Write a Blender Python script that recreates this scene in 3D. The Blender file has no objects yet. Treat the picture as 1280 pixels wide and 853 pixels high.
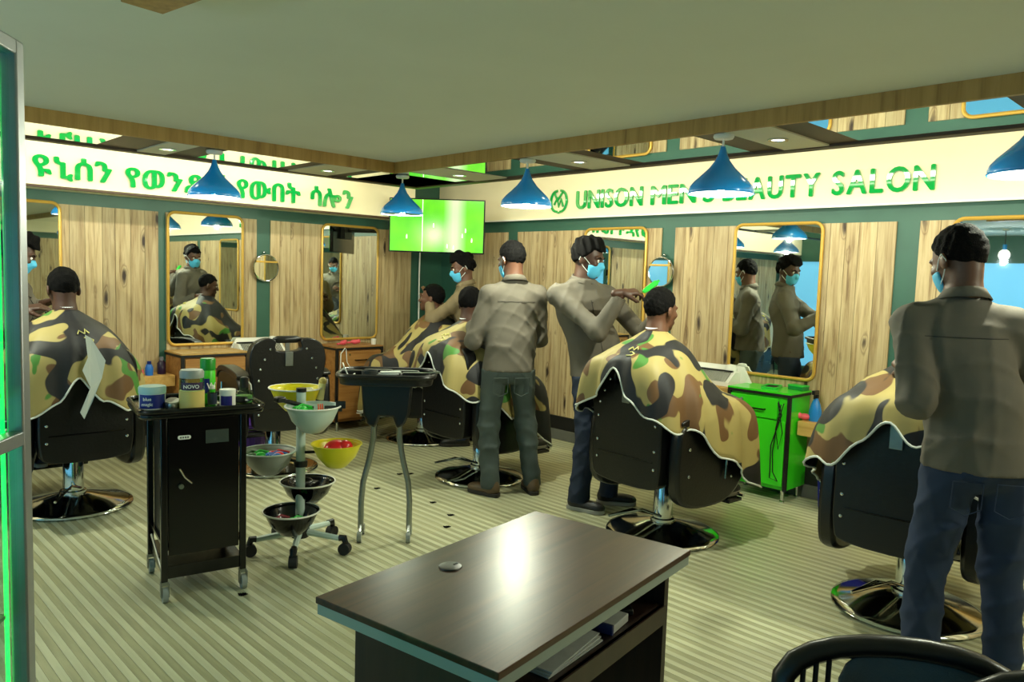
import bpy, math, random
import numpy as np
from mathutils import Matrix, Vector

random.seed(7)
rng = np.random.default_rng(7)
scene = bpy.context.scene
COL = scene.collection
R = math.radians

# ------------------------------------------------------------------ camera
cam_d = bpy.data.cameras.new('camera')
cam = bpy.data.objects.new('camera', cam_d)
COL.objects.link(cam)
yaw, pitch, roll, FPX = R(45.888), R(-4.753), R(1.853), 961.66
fw = Vector((math.cos(yaw) * math.cos(pitch), math.sin(yaw) * math.cos(pitch), math.sin(pitch)))
rt = Vector((math.sin(yaw), -math.cos(yaw), 0))
up = rt.cross(fw)
rt2 = math.cos(roll) * rt + math.sin(roll) * up
up2 = -math.sin(roll) * rt + math.cos(roll) * up
m = Matrix((rt2, up2, -fw)).transposed().to_4x4()
m.translation = (0, 0, 1.5)
cam.matrix_world = m
cam_d.sensor_fit = 'HORIZONTAL'
cam_d.sensor_width = 36
cam_d.lens = FPX / 1280 * 36
cam_d.clip_start = 0.05
scene.camera = cam

# ------------------------------------------------------------------ light
scene.view_settings.view_transform = 'Standard'
scene.view_settings.look = 'None'
scene.view_settings.gamma = 1
scene.view_settings.use_curve_mapping = False
scene.view_settings.exposure = 0.05
world = bpy.data.worlds.new('world')
scene.world = world
world.use_nodes = True
world.node_tree.nodes['Background'].inputs[0].default_value = (0.35, 0.6, 1.0, 1)
world.node_tree.nodes['Background'].inputs[1].default_value = 0.3
LAMP_W = 30.0        # each pendant bulb
DOWN_W = 3.0         # each recessed downlight
COVE_W = 5.5        # cove strip, per metre
LAMP_COL = (0.95, 1.0, 0.76)
WIN_E = 0.6          # daylight through the shopfront glass

# room: left wall y=YW, right wall x=XW, shopfront x=XB, rear wall y=YB
YW, XW, XB, YB = 6.61, 5.3, -2.4, -3.2
ZS, ZC, ZT = 2.245, 2.325, 2.66      # soffit underside, main ceiling, cove ceiling
FX, FY = 3.40, 4.83                  # fascia planes
TX, TY = 4.12, 5.50                  # outer edge of the soffit

# ------------------------------------------------------------------ materials
def lin(c):
    out = []
    for v in c[:3]:
        v = v / 255.0
        out.append(v / 12.92 if v <= 0.04045 else ((v + 0.055) / 1.055) ** 2.4)
    return tuple(out) + (1.0,)

MATS = {}
def mat(name, col, rough=0.5, metal=0.0, noise=0.0, nscale=20.0, stretch=(1, 1, 1), bump=0.0,
        emit=0.0, spec=0.5, trans=0.0, rnd=0.0, coat=0.0, sheen=0.0):
    if name in MATS:
        return MATS[name]
    M = bpy.data.materials.new(name)
    M.use_nodes = True
    nt = M.node_tree
    b = nt.nodes['Principled BSDF']
    b.inputs['Base Color'].default_value = lin(col)
    b.inputs['Roughness'].default_value = rough
    b.inputs['Metallic'].default_value = metal
    b.inputs['Specular IOR Level'].default_value = spec
    if trans: b.inputs['Transmission Weight'].default_value = trans
    if coat: b.inputs['Coat Weight'].default_value = coat
    if emit:
        b.inputs['Emission Color'].default_value = lin(col)
        b.inputs['Emission Strength'].default_value = emit
    if noise or bump or rnd:
        tc = nt.nodes.new('ShaderNodeTexCoord')
        mp = nt.nodes.new('ShaderNodeMapping')
        mp.inputs['Scale'].default_value = stretch
        nz = nt.nodes.new('ShaderNodeTexNoise')
        nz.inputs['Scale'].default_value = nscale
        nz.inputs['Detail'].default_value = 4
        nt.links.new(tc.outputs['Object'], mp.inputs[0])
        nt.links.new(mp.outputs[0], nz.inputs['Vector'])
        val = nz.outputs['Fac']
        mr = nt.nodes.new('ShaderNodeMapRange')
        mr.inputs['From Min'].default_value = 0.3
        mr.inputs['From Max'].default_value = 0.7
        mr.inputs['To Min'].default_value = 1 - noise
        mr.inputs['To Max'].default_value = 1 + noise * 0.6
        nt.links.new(val, mr.inputs['Value'])
        src = mr.outputs[0]
        if rnd:
            oi = nt.nodes.new('ShaderNodeObjectInfo')
            m2 = nt.nodes.new('ShaderNodeMapRange')
            m2.inputs['To Min'].default_value = 1 - rnd
            m2.inputs['To Max'].default_value = 1 + rnd
            nt.links.new(oi.outputs['Random'], m2.inputs['Value'])
            mu = nt.nodes.new('ShaderNodeMath'); mu.operation = 'MULTIPLY'
            nt.links.new(src, mu.inputs[0]); nt.links.new(m2.outputs[0], mu.inputs[1])
            src = mu.outputs[0]
        mx = nt.nodes.new('ShaderNodeVectorMath'); mx.operation = 'SCALE'
        mx.inputs[0].default_value = lin(col)[:3]
        nt.links.new(src, mx.inputs['Scale'])
        nt.links.new(mx.outputs[0], b.inputs['Base Color'])
        if bump:
            bp = nt.nodes.new('ShaderNodeBump')
            bp.inputs['Strength'].default_value = bump
            bp.inputs['Distance'].default_value = 0.01
            nt.links.new(val, bp.inputs['Height'])
            nt.links.new(bp.outputs[0], b.inputs['Normal'])
    MATS[name] = M
    return M

def ramp(nt, src, stops, interp='LINEAR'):
    r = nt.nodes.new('ShaderNodeValToRGB')
    r.color_ramp.interpolation = interp
    els = r.color_ramp.elements
    els[0].position, els[0].color = stops[0][0], stops[0][1]
    els[1].position, els[1].color = stops[-1][0], stops[-1][1]
    for p, c in stops[1:-1]:
        e = els.new(p); e.color = c
    nt.links.new(src, r.inputs[0])
    return r

def wood_mat(name, dark, mid, light, axis='z', knots=True, rough=0.55, gs=9.0, rnd=True, streak=0.5):
    """plank wood: grain runs along the object's given axis; fine streaks, sharp knots, per-plank tone"""
    M = bpy.data.materials.new(name); M.use_nodes = True
    nt = M.node_tree; N = nt.nodes; Lk = nt.links
    b = N['Principled BSDF']; b.inputs['Roughness'].default_value = rough
    ai = 'xyz'.index(axis)
    tc = N.new('ShaderNodeTexCoord'); oi = N.new('ShaderNodeObjectInfo')
    sc = N.new('ShaderNodeVectorMath'); sc.operation = 'SCALE'
    sc.inputs[0].default_value = (37.0, 53.0, 71.0)
    Lk.new(oi.outputs['Random'], sc.inputs['Scale'])
    ad = N.new('ShaderNodeVectorMath'); ad.operation = 'ADD'
    Lk.new(tc.outputs['Object'], ad.inputs[0])
    if rnd: Lk.new(sc.outputs[0], ad.inputs[1])
    def noise(scale, along, detail, dist, rgh=0.6):
        mp = N.new('ShaderNodeMapping'); s = [scale] * 3; s[ai] = scale * along
        mp.inputs['Scale'].default_value = s; Lk.new(ad.outputs[0], mp.inputs[0])
        nz = N.new('ShaderNodeTexNoise'); nz.inputs['Scale'].default_value = 1.0
        nz.inputs['Detail'].default_value = detail; nz.inputs['Distortion'].default_value = dist; nz.inputs['Roughness'].default_value = rgh
        Lk.new(mp.outputs[0], nz.inputs['Vector']); return nz.outputs['Fac'], mp
    n1, _ = noise(gs * 4, 0.06, 5, 0.4)
    r1 = ramp(nt, n1, [(0.25, lin(dark)), (0.42, lin(mid)), (0.6, lin(light)), (0.8, lin(mid))])
    out = r1.outputs[0]
    def over(fac, col):
        mx = N.new('ShaderNodeMixRGB'); Lk.new(fac, mx.inputs[0]); Lk.new(out, mx.inputs[1]); mx.inputs[2].default_value = lin(col); return mx.outputs[0]
    if streak:
        n2, _ = noise(gs * 11, 0.018, 3, 0.2)
        rs = ramp(nt, n2, [(0.60, (0, 0, 0, 1)), (0.74, (streak,) * 3 + (1,))])
        out = over(rs.outputs[0], dark)
    if knots:
        nd, _ = noise(16, 0.5, 2, 0)
        mk = N.new('ShaderNodeMapping'); s2 = [9.0] * 3; s2[ai] = 2.6
        mk.inputs['Scale'].default_value = s2; Lk.new(ad.outputs[0], mk.inputs[0])
        mv = N.new('ShaderNodeVectorMath'); mv.operation = 'MULTIPLY_ADD'; mv.inputs[1].default_value = (0.22,) * 3
        cm = N.new('ShaderNodeCombineXYZ'); [Lk.new(nd, cm.inputs[k]) for k in range(3)]
        Lk.new(cm.outputs[0], mv.inputs[0]); Lk.new(mk.outputs[0], mv.inputs[2])
        vo = N.new('ShaderNodeTexVoronoi'); vo.inputs['Scale'].default_value = 1.0
        Lk.new(mv.outputs[0], vo.inputs['Vector'])
        rk = ramp(nt, vo.outputs['Distance'], [(0.08, (1, 1, 1, 1)), (0.14, (0.6, 0.6, 0.6, 1)), (0.20, (0.0, 0.0, 0.0, 1))])
        rr = ramp(nt, vo.outputs['Distance'], [(0.20, (0, 0, 0, 1)), (0.23, (0.5, 0.5, 0.5, 1)), (0.27, (0, 0, 0, 1))])
        gate = N.new('ShaderNodeSeparateColor'); Lk.new(vo.outputs['Color'], gate.inputs[0])
        gt = N.new('ShaderNodeMath'); gt.operation = 'GREATER_THAN'; gt.inputs[1].default_value = 0.45; Lk.new(gate.outputs[0], gt.inputs[0])
        for r_, c_ in ((rr, (96, 64, 36)), (rk, (50, 32, 20))):
            mu = N.new('ShaderNodeMath'); mu.operation = 'MULTIPLY'; Lk.new(r_.outputs[0], mu.inputs[0]); Lk.new(gt.outputs[0], mu.inputs[1])
            out = over(mu.outputs[0], c_)
    if rnd:
        m2 = N.new('ShaderNodeMapRange'); m2.inputs['To Min'].default_value = 0.84; m2.inputs['To Max'].default_value = 1.1
        Lk.new(oi.outputs['Random'], m2.inputs['Value'])
        vs = N.new('ShaderNodeVectorMath'); vs.operation = 'SCALE'
        Lk.new(out, vs.inputs[0]); Lk.new(m2.outputs[0], vs.inputs['Scale'])
        out = vs.outputs[0]
    Lk.new(out, b.inputs['Base Color'])
    bp = N.new('ShaderNodeBump'); bp.inputs['Strength'].default_value = 0.12; bp.inputs['Distance'].default_value = 0.004
    Lk.new(n1, bp.inputs['Height']); Lk.new(bp.outputs[0], b.inputs['Normal'])
    MATS[name] = M
    return M

def camo_mat():
    M = bpy.data.materials.new('camouflage_cloth'); M.use_nodes = True
    nt = M.node_tree; N = nt.nodes; Lk = nt.links
    b = N['Principled BSDF']; b.inputs['Roughness'].default_value = 0.58
    tc = N.new('ShaderNodeTexCoord'); oi = N.new('ShaderNodeObjectInfo')
    sc = N.new('ShaderNodeVectorMath'); sc.operation = 'SCALE'; sc.inputs[0].default_value = (11.0, 17.0, 5.0)
    Lk.new(oi.outputs['Random'], sc.inputs['Scale'])
    ad = N.new('ShaderNodeVectorMath'); ad.operation = 'ADD'
    Lk.new(tc.outputs['Object'], ad.inputs[0]); Lk.new(sc.outputs[0], ad.inputs[1])
    cur = None
    for i, (off, scale, lo, col) in enumerate([((3, 1, 7), 5.2, 0.545, (104, 72, 38)), ((9, 4, 2), 5.5, 0.63, (70, 128, 46)), ((5, 8, 1), 4.4, 0.53, (16, 16, 22))]):
        mp = N.new('ShaderNodeMapping'); mp.inputs['Location'].default_value = off
        mp.inputs['Scale'].default_value = (1, 1, 0.8)
        Lk.new(ad.outputs[0], mp.inputs[0])
        nz = N.new('ShaderNodeTexNoise'); nz.inputs['Scale'].default_value = scale
        nz.inputs['Detail'].default_value = 1.2; nz.inputs['Distortion'].default_value = 0.4
        Lk.new(mp.outputs[0], nz.inputs['Vector'])
        r = ramp(nt, nz.outputs['Fac'], [(lo, (0, 0, 0, 1)), (lo + 0.012, (1, 1, 1, 1))])
        mx = N.new('ShaderNodeMixRGB'); Lk.new(r.outputs[0], mx.inputs[0])
        if cur is None: mx.inputs[1].default_value = lin((166, 149, 90))
        else: Lk.new(cur, mx.inputs[1])
        mx.inputs[2].default_value = lin(col)
        cur = mx.outputs[0]
    Lk.new(cur, b.inputs['Base Color'])
    MATS['camo'] = M
    return M

M_wood = wood_mat('weathered_plank', (104, 74, 44), (174, 150, 107), (200, 180, 138), 'z', gs=8)
M_fascia = wood_mat('oak_veneer', (122, 88, 40), (164, 126, 62), (180, 142, 76), 'z', knots=False, gs=5, rnd=False, streak=0.3)
M_cab = wood_mat('cabinet_wood', (120, 76, 34), (166, 112, 54), (186, 134, 72), 'x', knots=False, gs=5)
M_shelf = wood_mat('shelf_oak', (166, 122, 60), (200, 156, 84), (214, 172, 100), 'y', knots=False, gs=5, streak=0.2)
M_desk = wood_mat('walnut_desk', (26, 14, 8), (58, 33, 20), (80, 47, 28), 'x', knots=False, rough=0.3, gs=4, streak=0.6)
M_desk.node_tree.nodes['Principled BSDF'].inputs['Specular IOR Level'].default_value = 0.4
M_deskb = wood_mat('walnut_panel', (22, 14, 9), (40, 24, 16), (52, 32, 21), 'z', knots=False, rough=0.4, gs=4)
M_plank_l = mat('floor_strip_pale', (198, 198, 166), 0.32, noise=0.10, nscale=3, stretch=(20, 1.2, 1), rnd=0.06)
M_plank_d = mat('floor_strip_olive', (170, 168, 132), 0.34, noise=0.16, nscale=3, stretch=(20, 1.5, 1), rnd=0.09)
M_camo = camo_mat()
M_ceil = mat('ceiling_paint', (220, 224, 212), 0.8, noise=0.03, nscale=2)
M_cove = mat('cove_paint', (222, 216, 190), 0.8)
M_green = mat('dark_green_paint', (46, 92, 76), 0.45, noise=0.08, nscale=6)
M_cream = mat('cream_board', (250, 242, 205), 0.4, noise=0.02, nscale=3)
M_gold = mat('gold_frame', (206, 164, 72), 0.35, metal=0.3, noise=0.05)
M_mirror = mat('mirror_glass', (228, 236, 230), 0.015, metal=1.0)
M_brown = mat('dark_brown_trim', (72, 52, 30), 0.5, noise=0.1)
M_letter = mat('green_acrylic', (16, 176, 78), 0.05, coat=1.0, spec=0.7)
M_letterside = mat('green_letter_edge', (14, 100, 50), 0.4)
M_blue = mat('blue_enamel', (26, 148, 232), 0.22, coat=0.5)
M_white = mat('white_enamel', (238, 238, 230), 0.4)
M_chrome = mat('chrome', (205, 210, 210), 0.1, metal=1.0)
M_steel = mat('brushed_steel', (150, 156, 154), 0.32, metal=1.0, noise=0.06, nscale=40)
M_alu = mat('aluminium', (168, 172, 178), 0.38, metal=0.85, noise=0.05, nscale=30)
M_vinyl = mat('black_vinyl', (9, 9, 10), 0.33, bump=0.12, nscale=60)
M_blackp = mat('black_plastic', (12, 12, 14), 0.35, bump=0.05, nscale=80)
M_blackm = mat('black_gloss_metal', (6, 6, 8), 0.18)
M_dark = mat('dark_grey_plastic', (52, 56, 54), 0.45)
M_rubber = mat('black_rubber', (24, 24, 24), 0.7)
M_skirt = mat('grey_skirting', (98, 98, 90), 0.6, noise=0.1)
M_blk = mat('black_board', (18, 17, 16), 0.5)
M_gcab = mat('lime_green_laminate', (60, 222, 30), 0.3, coat=0.3)
M_bowlw = mat('pale_grey_plastic', (196, 214, 206), 0.35)
M_bowlg = mat('grey_plastic', (150, 156, 150), 0.4)
M_yellow = mat('yellow_plastic', (226, 214, 26), 0.3)
M_red = mat('red_plastic', (214, 28, 30), 0.3)
M_gplast = mat('green_plastic', (40, 190, 60), 0.3)
M_bplast = mat('blue_plastic', (36, 110, 200), 0.3)
M_pink = mat('pink_plastic', (238, 92, 110), 0.4)
M_purple = mat('purple_plastic', (104, 66, 170), 0.4)
M_orange = mat('orange_plastic', (230, 96, 50), 0.35)
M_skin = mat('brown_skin', (96, 61, 43), 0.5, noise=0.06, nscale=12)
M_skin2 = mat('dark_brown_skin', (74, 47, 34), 0.5, noise=0.06, nscale=12)
M_hair = mat('black_hair', (9, 8, 8), 0.9, bump=0.5, nscale=160, spec=0.12)
M_shirt = mat('taupe_shirt', (96, 89, 78), 0.8, noise=0.05, nscale=9, bump=0.06)
M_jean = mat('blue_denim', (26, 44, 74), 0.8, noise=0.2, nscale=7, bump=0.1)
M_jeang = mat('grey_green_denim', (66, 76, 74), 0.8, noise=0.2, nscale=7, bump=0.1)
M_jeand = mat('dark_denim', (24, 36, 58), 0.8, noise=0.2, nscale=7, bump=0.1)
M_mask = mat('pale_blue_mask', (84, 184, 226), 0.7, bump=0.1, nscale=90, stretch=(0.2, 0.2, 2))
M_maskw = mat('mask_loop', (226, 232, 230), 0.6)
M_shoe = mat('black_shoe', (20, 19, 20), 0.5)
M_shoeb = mat('brown_shoe', (92, 72, 50), 0.55)
M_sole = mat('pale_sole', (150, 148, 140), 0.6)
M_soled = mat('dark_sole', (40, 36, 32), 0.7)
M_wcloth = mat('white_cloth', (214, 218, 212), 0.7)
M_eye = mat('eye_white', (226, 220, 210), 0.25)
M_iris = mat('dark_iris', (26, 16, 10), 0.15)
M_lip = mat('lip', (104, 58, 50), 0.45)
M_led = mat('white_led', (255, 250, 232), 0.5, emit=6.0)
M_bulb = mat('warm_white_diffuser', (255, 252, 238), 0.4, emit=3.2)
M_gled = mat('green_led_tube', (10, 255, 90), 0.4, emit=2.6)
M_paper = mat('printed_paper', (206, 206, 204), 0.6, noise=0.1, nscale=30)

def glass_mat(name, col, alpha_mix=0.85, rough=0.03):
    M = bpy.data.materials.new(name); M.use_nodes = True
    nt = M.node_tree; N = nt.nodes
    for n in list(N):
        if n.type != 'OUTPUT_MATERIAL': N.remove(n)
    out = [n for n in N if n.type == 'OUTPUT_MATERIAL'][0]
    t = N.new('ShaderNodeBsdfTransparent'); t.inputs[0].default_value = lin(col)
    g = N.new('ShaderNodeBsdfGlossy'); g.inputs['Roughness'].default_value = rough
    g.inputs[0].default_value = (0.9, 0.95, 0.92, 1)
    lw = N.new('ShaderNodeLayerWeight'); lw.inputs[0].default_value = 0.5
    pw = N.new('ShaderNodeMath'); pw.operation = 'POWER'; pw.inputs[1].default_value = 4.0; nt.links.new(lw.outputs['Facing'], pw.inputs[0])
    fr = N.new('ShaderNodeMath'); fr.operation = 'MULTIPLY_ADD'; fr.inputs[1].default_value = 0.5; fr.inputs[2].default_value = 0.03; nt.links.new(pw.outputs[0], fr.inputs[0])
    mx = N.new('ShaderNodeMixShader')
    nt.links.new(fr.outputs[0], mx.inputs[0]); nt.links.new(t.outputs[0], mx.inputs[1]); nt.links.new(g.outputs[0], mx.inputs[2])
    nt.links.new(mx.outputs[0], out.inputs[0])
    MATS[name] = M
    return M
M_glass = glass_mat('clear_glass', (236, 246, 240))
M_jar = glass_mat('tinted_jar_glass', (206, 226, 204))

# ------------------------------------------------------------------ mesh tools
def nrm(v):
    v = np.asarray(v, float); return v / max(1e-9, np.linalg.norm(v))

def frame_of(d):
    d = nrm(d)
    a = np.array([0, 0, 1.0]) if abs(d[2]) < 0.9 else np.array([1.0, 0, 0])
    u = nrm(np.cross(a, d)); v = np.cross(d, u)
    return u, v

class MB:
    def __init__(s): s.v = []; s.f = []
    def add(s, vs, fs):
        o = len(s.v); s.v += [tuple(map(float, p)) for p in vs]; s.f += [tuple(i + o for i in f) for f in fs]; return s
    def box(s, c, size, rz=0.0, rot=None):
        hx, hy, hz = [d / 2 for d in size]
        P = np.array([(x, y, z) for x in (-hx, hx) for y in (-hy, hy) for z in (-hz, hz)])
        if rot is not None: P = P @ np.array(rot).T
        elif rz:
            k, q = math.cos(rz), math.sin(rz); P = P @ np.array([[k, -q, 0], [q, k, 0], [0, 0, 1]]).T
        P = P + np.array(c)
        return s.add(P, [(0, 1, 3, 2), (4, 6, 7, 5), (0, 4, 5, 1), (2, 3, 7, 6), (0, 2, 6, 4), (1, 5, 7, 3)])
    def bb(s, x0, x1, y0, y1, z0, z1):
        return s.box(((x0 + x1) / 2, (y0 + y1) / 2, (z0 + z1) / 2), (abs(x1 - x0), abs(y1 - y0), abs(z1 - z0)))
    def tube(s, path, r, n=10, closed=False, flat=None):
        P = [np.array(p, float) for p in path]; k = len(P)
        rr = list(r) if hasattr(r, '__len__') else [r] * k
        vs = []; u = None
        for i in range(k):
            a = P[i - 1] if (i > 0 or closed) else P[i]
            b = P[(i + 1) % k] if (i < k - 1 or closed) else P[i]
            d = nrm(b - a)
            if u is None: u, v = frame_of(d)
            else:
                u = nrm(u - d * (u @ d)); v = np.cross(d, u)
            for j in range(n):
                t = 2 * math.pi * j / n
                vs.append(P[i] + rr[i] * (math.cos(t) * u + math.sin(t) * v))
        fs = []
        for i in range(k if closed else k - 1):
            for j in range(n):
                a, b = i * n + j, i * n + (j + 1) % n
                c, d = ((i + 1) % k) * n + (j + 1) % n, ((i + 1) % k) * n + j
                fs.append((a, b, c, d))
        if not closed:
            fs.append(tuple(range(n - 1, -1, -1))); fs.append(tuple((k - 1) * n + j for j in range(n)))
        return s.add(vs, fs)
    def cyl(s, a, b, r1, r2=None, n=16):
        return s.tube([a, b], [r1, r1 if r2 is None else r2], n)
    def lathe(s, prof, n=32, c=(0, 0, 0), sx=1.0, sy=1.0, cap=True):
        k = len(prof); vs = []
        for r, z in prof:
            for j in range(n):
                t = 2 * math.pi * j / n
                vs.append((c[0] + r * sx * math.cos(t), c[1] + r * sy * math.sin(t), c[2] + z))
        fs = [(i * n + j, i * n + (j + 1) % n, (i + 1) * n + (j + 1) % n, (i + 1) * n + j) for i in range(k - 1) for j in range(n)]
        if cap:
            fs.append(tuple(range(n - 1, -1, -1))); fs.append(tuple((k - 1) * n + j for j in range(n)))
        return s.add(vs, fs)
    def prism(s, outline, axis, t0, t1):
        n = len(outline); vs = []
        for t in (t0, t1):
            for a, b in outline:
                vs.append({'x': (t, a, b), 'y': (a, t, b), 'z': (a, b, t)}[axis])
        fs = [(i, (i + 1) % n, n + (i + 1) % n, n + i) for i in range(n)]
        fs.append(tuple(range(n - 1, -1, -1))); fs.append(tuple(range(n, 2 * n)))
        return s.add(vs, fs)
    def ball(s, c, r, n=14, mth=8, rot=None):
        r = (r, r, r) if not hasattr(r, '__len__') else r
        vs = []
        for i in range(mth + 1):
            ph = math.pi * i / mth
            for j in range(n):
                t = 2 * math.pi * j / n
                vs.append((r[0] * math.sin(ph) * math.cos(t), r[1] * math.sin(ph) * math.sin(t), r[2] * math.cos(ph)))
        vs = np.array(vs)
        if rot is not None: vs = vs @ np.array(rot).T
        vs = vs + np.array(c)
        fs = [(i * n + j, (i + 1) * n + j, (i + 1) * n + (j + 1) % n, i * n + (j + 1) % n) for i in range(mth) for j in range(n)]
        return s.add(vs, fs)
    def grid(s, P, closed_u=False):
        P = np.asarray(P, float); a, b = P.shape[:2]
        fs = []
        for i in range(a if closed_u else a - 1):
            for j in range(b - 1):
                fs.append((i * b + j, ((i + 1) % a) * b + j, ((i + 1) % a) * b + j + 1, i * b + j + 1))
        return s.add(P.reshape(-1, 3), fs)
    def mesh(s, name, smooth=True, angle=40):
        me = bpy.data.meshes.new(name)
        me.from_pydata(s.v, [], s.f)
        me.validate(); me.update()
        import bmesh
        bm = bmesh.new(); bm.from_mesh(me)
        bmesh.ops.remove_doubles(bm, verts=bm.verts, dist=1e-6)
        bmesh.ops.recalc_face_normals(bm, faces=bm.faces)
        bm.to_mesh(me); bm.free()
        if smooth:
            me.shade_smooth()
            if angle < 179: me.set_sharp_from_angle(angle=R(angle))
        return me
    def build(s, name, m, parent=None, bevel=0.0, smooth=True, angle=40, solid=0.0, subd=0):
        o = bpy.data.objects.new(name, s.mesh(name, smooth, angle))
        COL.objects.link(o)
        o.data.materials.append(m)
        if parent is not None: o.parent = parent
        if solid:
            q = o.modifiers.new('solid', 'SOLIDIFY'); q.thickness = solid; q.offset = -1
        if bevel:
            q = o.modifiers.new('bevel', 'BEVEL'); q.width = bevel; q.segments = 2; q.limit_method = 'ANGLE'; q.angle_limit = R(35)
        if subd:
            q = o.modifiers.new('subd', 'SUBSURF'); q.levels = subd; q.render_levels = subd
        return o

def tag(o, label, cat=None, group=None, kind=None):
    o['label'] = label
    if cat: o['category'] = cat
    if group: o['group'] = group
    if kind: o['kind'] = kind
    return o

def thing(name, label, cat, loc=(0, 0, 0), rz=0.0, group=None, kind=None):
    o = bpy.data.objects.new(name, None); COL.objects.link(o)
    o.empty_display_size = 0.1
    o.location = loc; o.rotation_euler = (0, 0, rz)
    return tag(o, label, cat, group, kind)

def link(name, me, m, parent=None, loc=(0, 0, 0), rz=0.0):
    o = bpy.data.objects.new(name, me); COL.objects.link(o)
    if m is not None and not me.materials: me.materials.append(m)
    if parent is not None: o.parent = parent
    o.location = loc; o.rotation_euler = (0, 0, rz)
    return o

def dup(root, loc=None, rz=None, label=None, group=None):
    r = root.copy(); COL.objects.link(r)
    if loc is not None: r.location = loc
    if rz is not None: r.rotation_euler = (0, 0, rz)
    if label: r['label'] = label
    if group: r['group'] = group
    for ch in list(root.children):
        c = ch.copy(); COL.objects.link(c); c.parent = r
        for g in list(ch.children):
            d = g.copy(); COL.objects.link(d); d.parent = c
    return r

def point_light(name, loc, w, col, radius, parent=None, spot=None, tgt=None):
    ld = bpy.data.lights.new(name, 'SPOT' if spot else 'POINT')
    ld.energy = w; ld.color = col; ld.shadow_soft_size = radius
    if spot: ld.spot_size = R(spot); ld.spot_blend = 0.6
    o = bpy.data.objects.new(name, ld); COL.objects.link(o); o.location = loc
    if parent is not None: o.parent = parent
    return o

def rrect(w, h, r, n=6):
    pts = []
    for cx, cy, a0 in ((w / 2 - r, h / 2 - r, 0), (-w / 2 + r, h / 2 - r, 90), (-w / 2 + r, -h / 2 + r, 180), (w / 2 - r, -h / 2 + r, 270)):
        for i in range(n + 1):
            a = R(a0 + 90 * i / n); pts.append((cx + r * math.cos(a), cy + r * math.sin(a)))
    return pts
# ================================================================== SETTING
fl = MB(); fl.bb(XB, XW, YB, YW, -0.12, -0.004)
floor = fl.build('floor', M_plank_d, smooth=False)
tag(floor, 'pale floor of narrow light and olive strips across the whole salon', 'floor', kind='structure')
# each strip of the flooring is a piece of its own (strips run along y)
sw = 0.030
strip_me = {}
for key, m_ in (('l', M_plank_l), ('d', M_plank_d)):
    b = MB(); b.bb(-sw / 2 + 0.0006, sw / 2 - 0.0006, 0, YW - 0.0 - (-1.0), -0.004, 0.0 if key == 'l' else -0.0006)
    strip_me[key] = b.mesh('floor_strip_' + key, smooth=False); strip_me[key].materials.append(m_)
nst = int((XW - (-0.9)) / sw)
for i in range(nst):
    key = 'l' if i % 2 == 0 else 'd'
    link('floor_strip', strip_me[key], None, floor, (XW - sw * (i + 0.5), -1.0, 0))

# ---- walls
def wall(name, x0, x1, y0, y1, m_, label, z1=ZT):
    w = MB(); w.bb(x0, x1, y0, y1, -0.1, z1)
    return tag(w.build(name, m_, smooth=False), label, 'wall', kind='structure')
wall_left = wall('wall_left', XB - 0.1, XW + 0.1, YW, YW + 0.12, M_green, 'dark green wall with plank panels under the script sign')
wall_right = wall('wall_right', XW, XW + 0.12, YB - 0.1, YW, M_green, 'dark green wall with plank panels under the english sign')
wall_rear = wall('wall_rear', XB - 0.1, XW, YB - 0.12, YB, M_green, 'rear green wall behind the camera, seen in mirrors')
plank_me = {}
def plank(w):
    k = round(w, 3)
    if k not in plank_me:
        b = MB(); b.box((0, 0, 0), (k - 0.003, 0.014, 1.72))
        plank_me[k] = b.mesh('plank', smooth=False); plank_me[k].materials.append(M_wood)
    return plank_me[k]
def panel(parent, side, a, b):
    """fill the wall stretch a..b with upright planks of uneven width"""
    L = b - a; n = max(1, round(L / 0.105))
    ws = [0.75 + 0.5 * random.random() for _ in range(n)]; s = sum(ws); ws = [round(w * L / s, 3) for w in ws]
    ws[-1] = round(L - sum(ws[:-1]), 3)
    p = a
    for w in ws:
        c = p + w / 2; p += w
        dz = 1.08; dp = 0.006 + 0.003 * random.random()
        if side == 'L': link('plank', plank(w), None, parent, (c, YW - dp, dz), 0)
        elif side == 'R': link('plank', plank(w), None, parent, (XW - dp, c, dz), R(90))
        elif side == 'B': link('plank', plank(w), None, parent, (c, YB + dp, dz), 0)
for a, b in ((-2.3, 0.0), (0.1, 2.32), (2.38, 3.17), (3.30, 4.88)): panel(wall_left, 'L', a, b)
for a, b in ((5.56, 6.12), (3.73, 5.42), (1.90, 3.60), (0.07, 1.76), (-1.76, -0.07), (-3.1, -1.9)): panel(wall_right, 'R', a, b)
for a, b in ((-2.2, 0.4), (0.55, 2.6), (2.75, 5.2)): panel(wall_rear, 'B', a, b)

# skirting: black kickboard with a grey strip at its foot
def skirt(name, x0, x1, y0, y1, gx, gy, label):
    t = thing(name, label, 'baseboard', kind='structure')
    MB().bb(x0, x1, y0, y1, 0.09, 0.215).build('kickboard', M_blk, t, smooth=False)
    MB().bb(x0 - gx, x1, y0 - gy, y1, 0, 0.095).build('skirting_board', M_skirt, t, bevel=0.004, smooth=False)
skirt('baseboard_left', XB, XW, YW - 0.022, YW, 0, 0.012, 'black and grey baseboard along the script-sign wall')
skirt('baseboard_right', XW - 0.022, XW, YB, YW - 0.04, 0.012, 0, 'black and grey baseboard along the english-sign wall')

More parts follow.
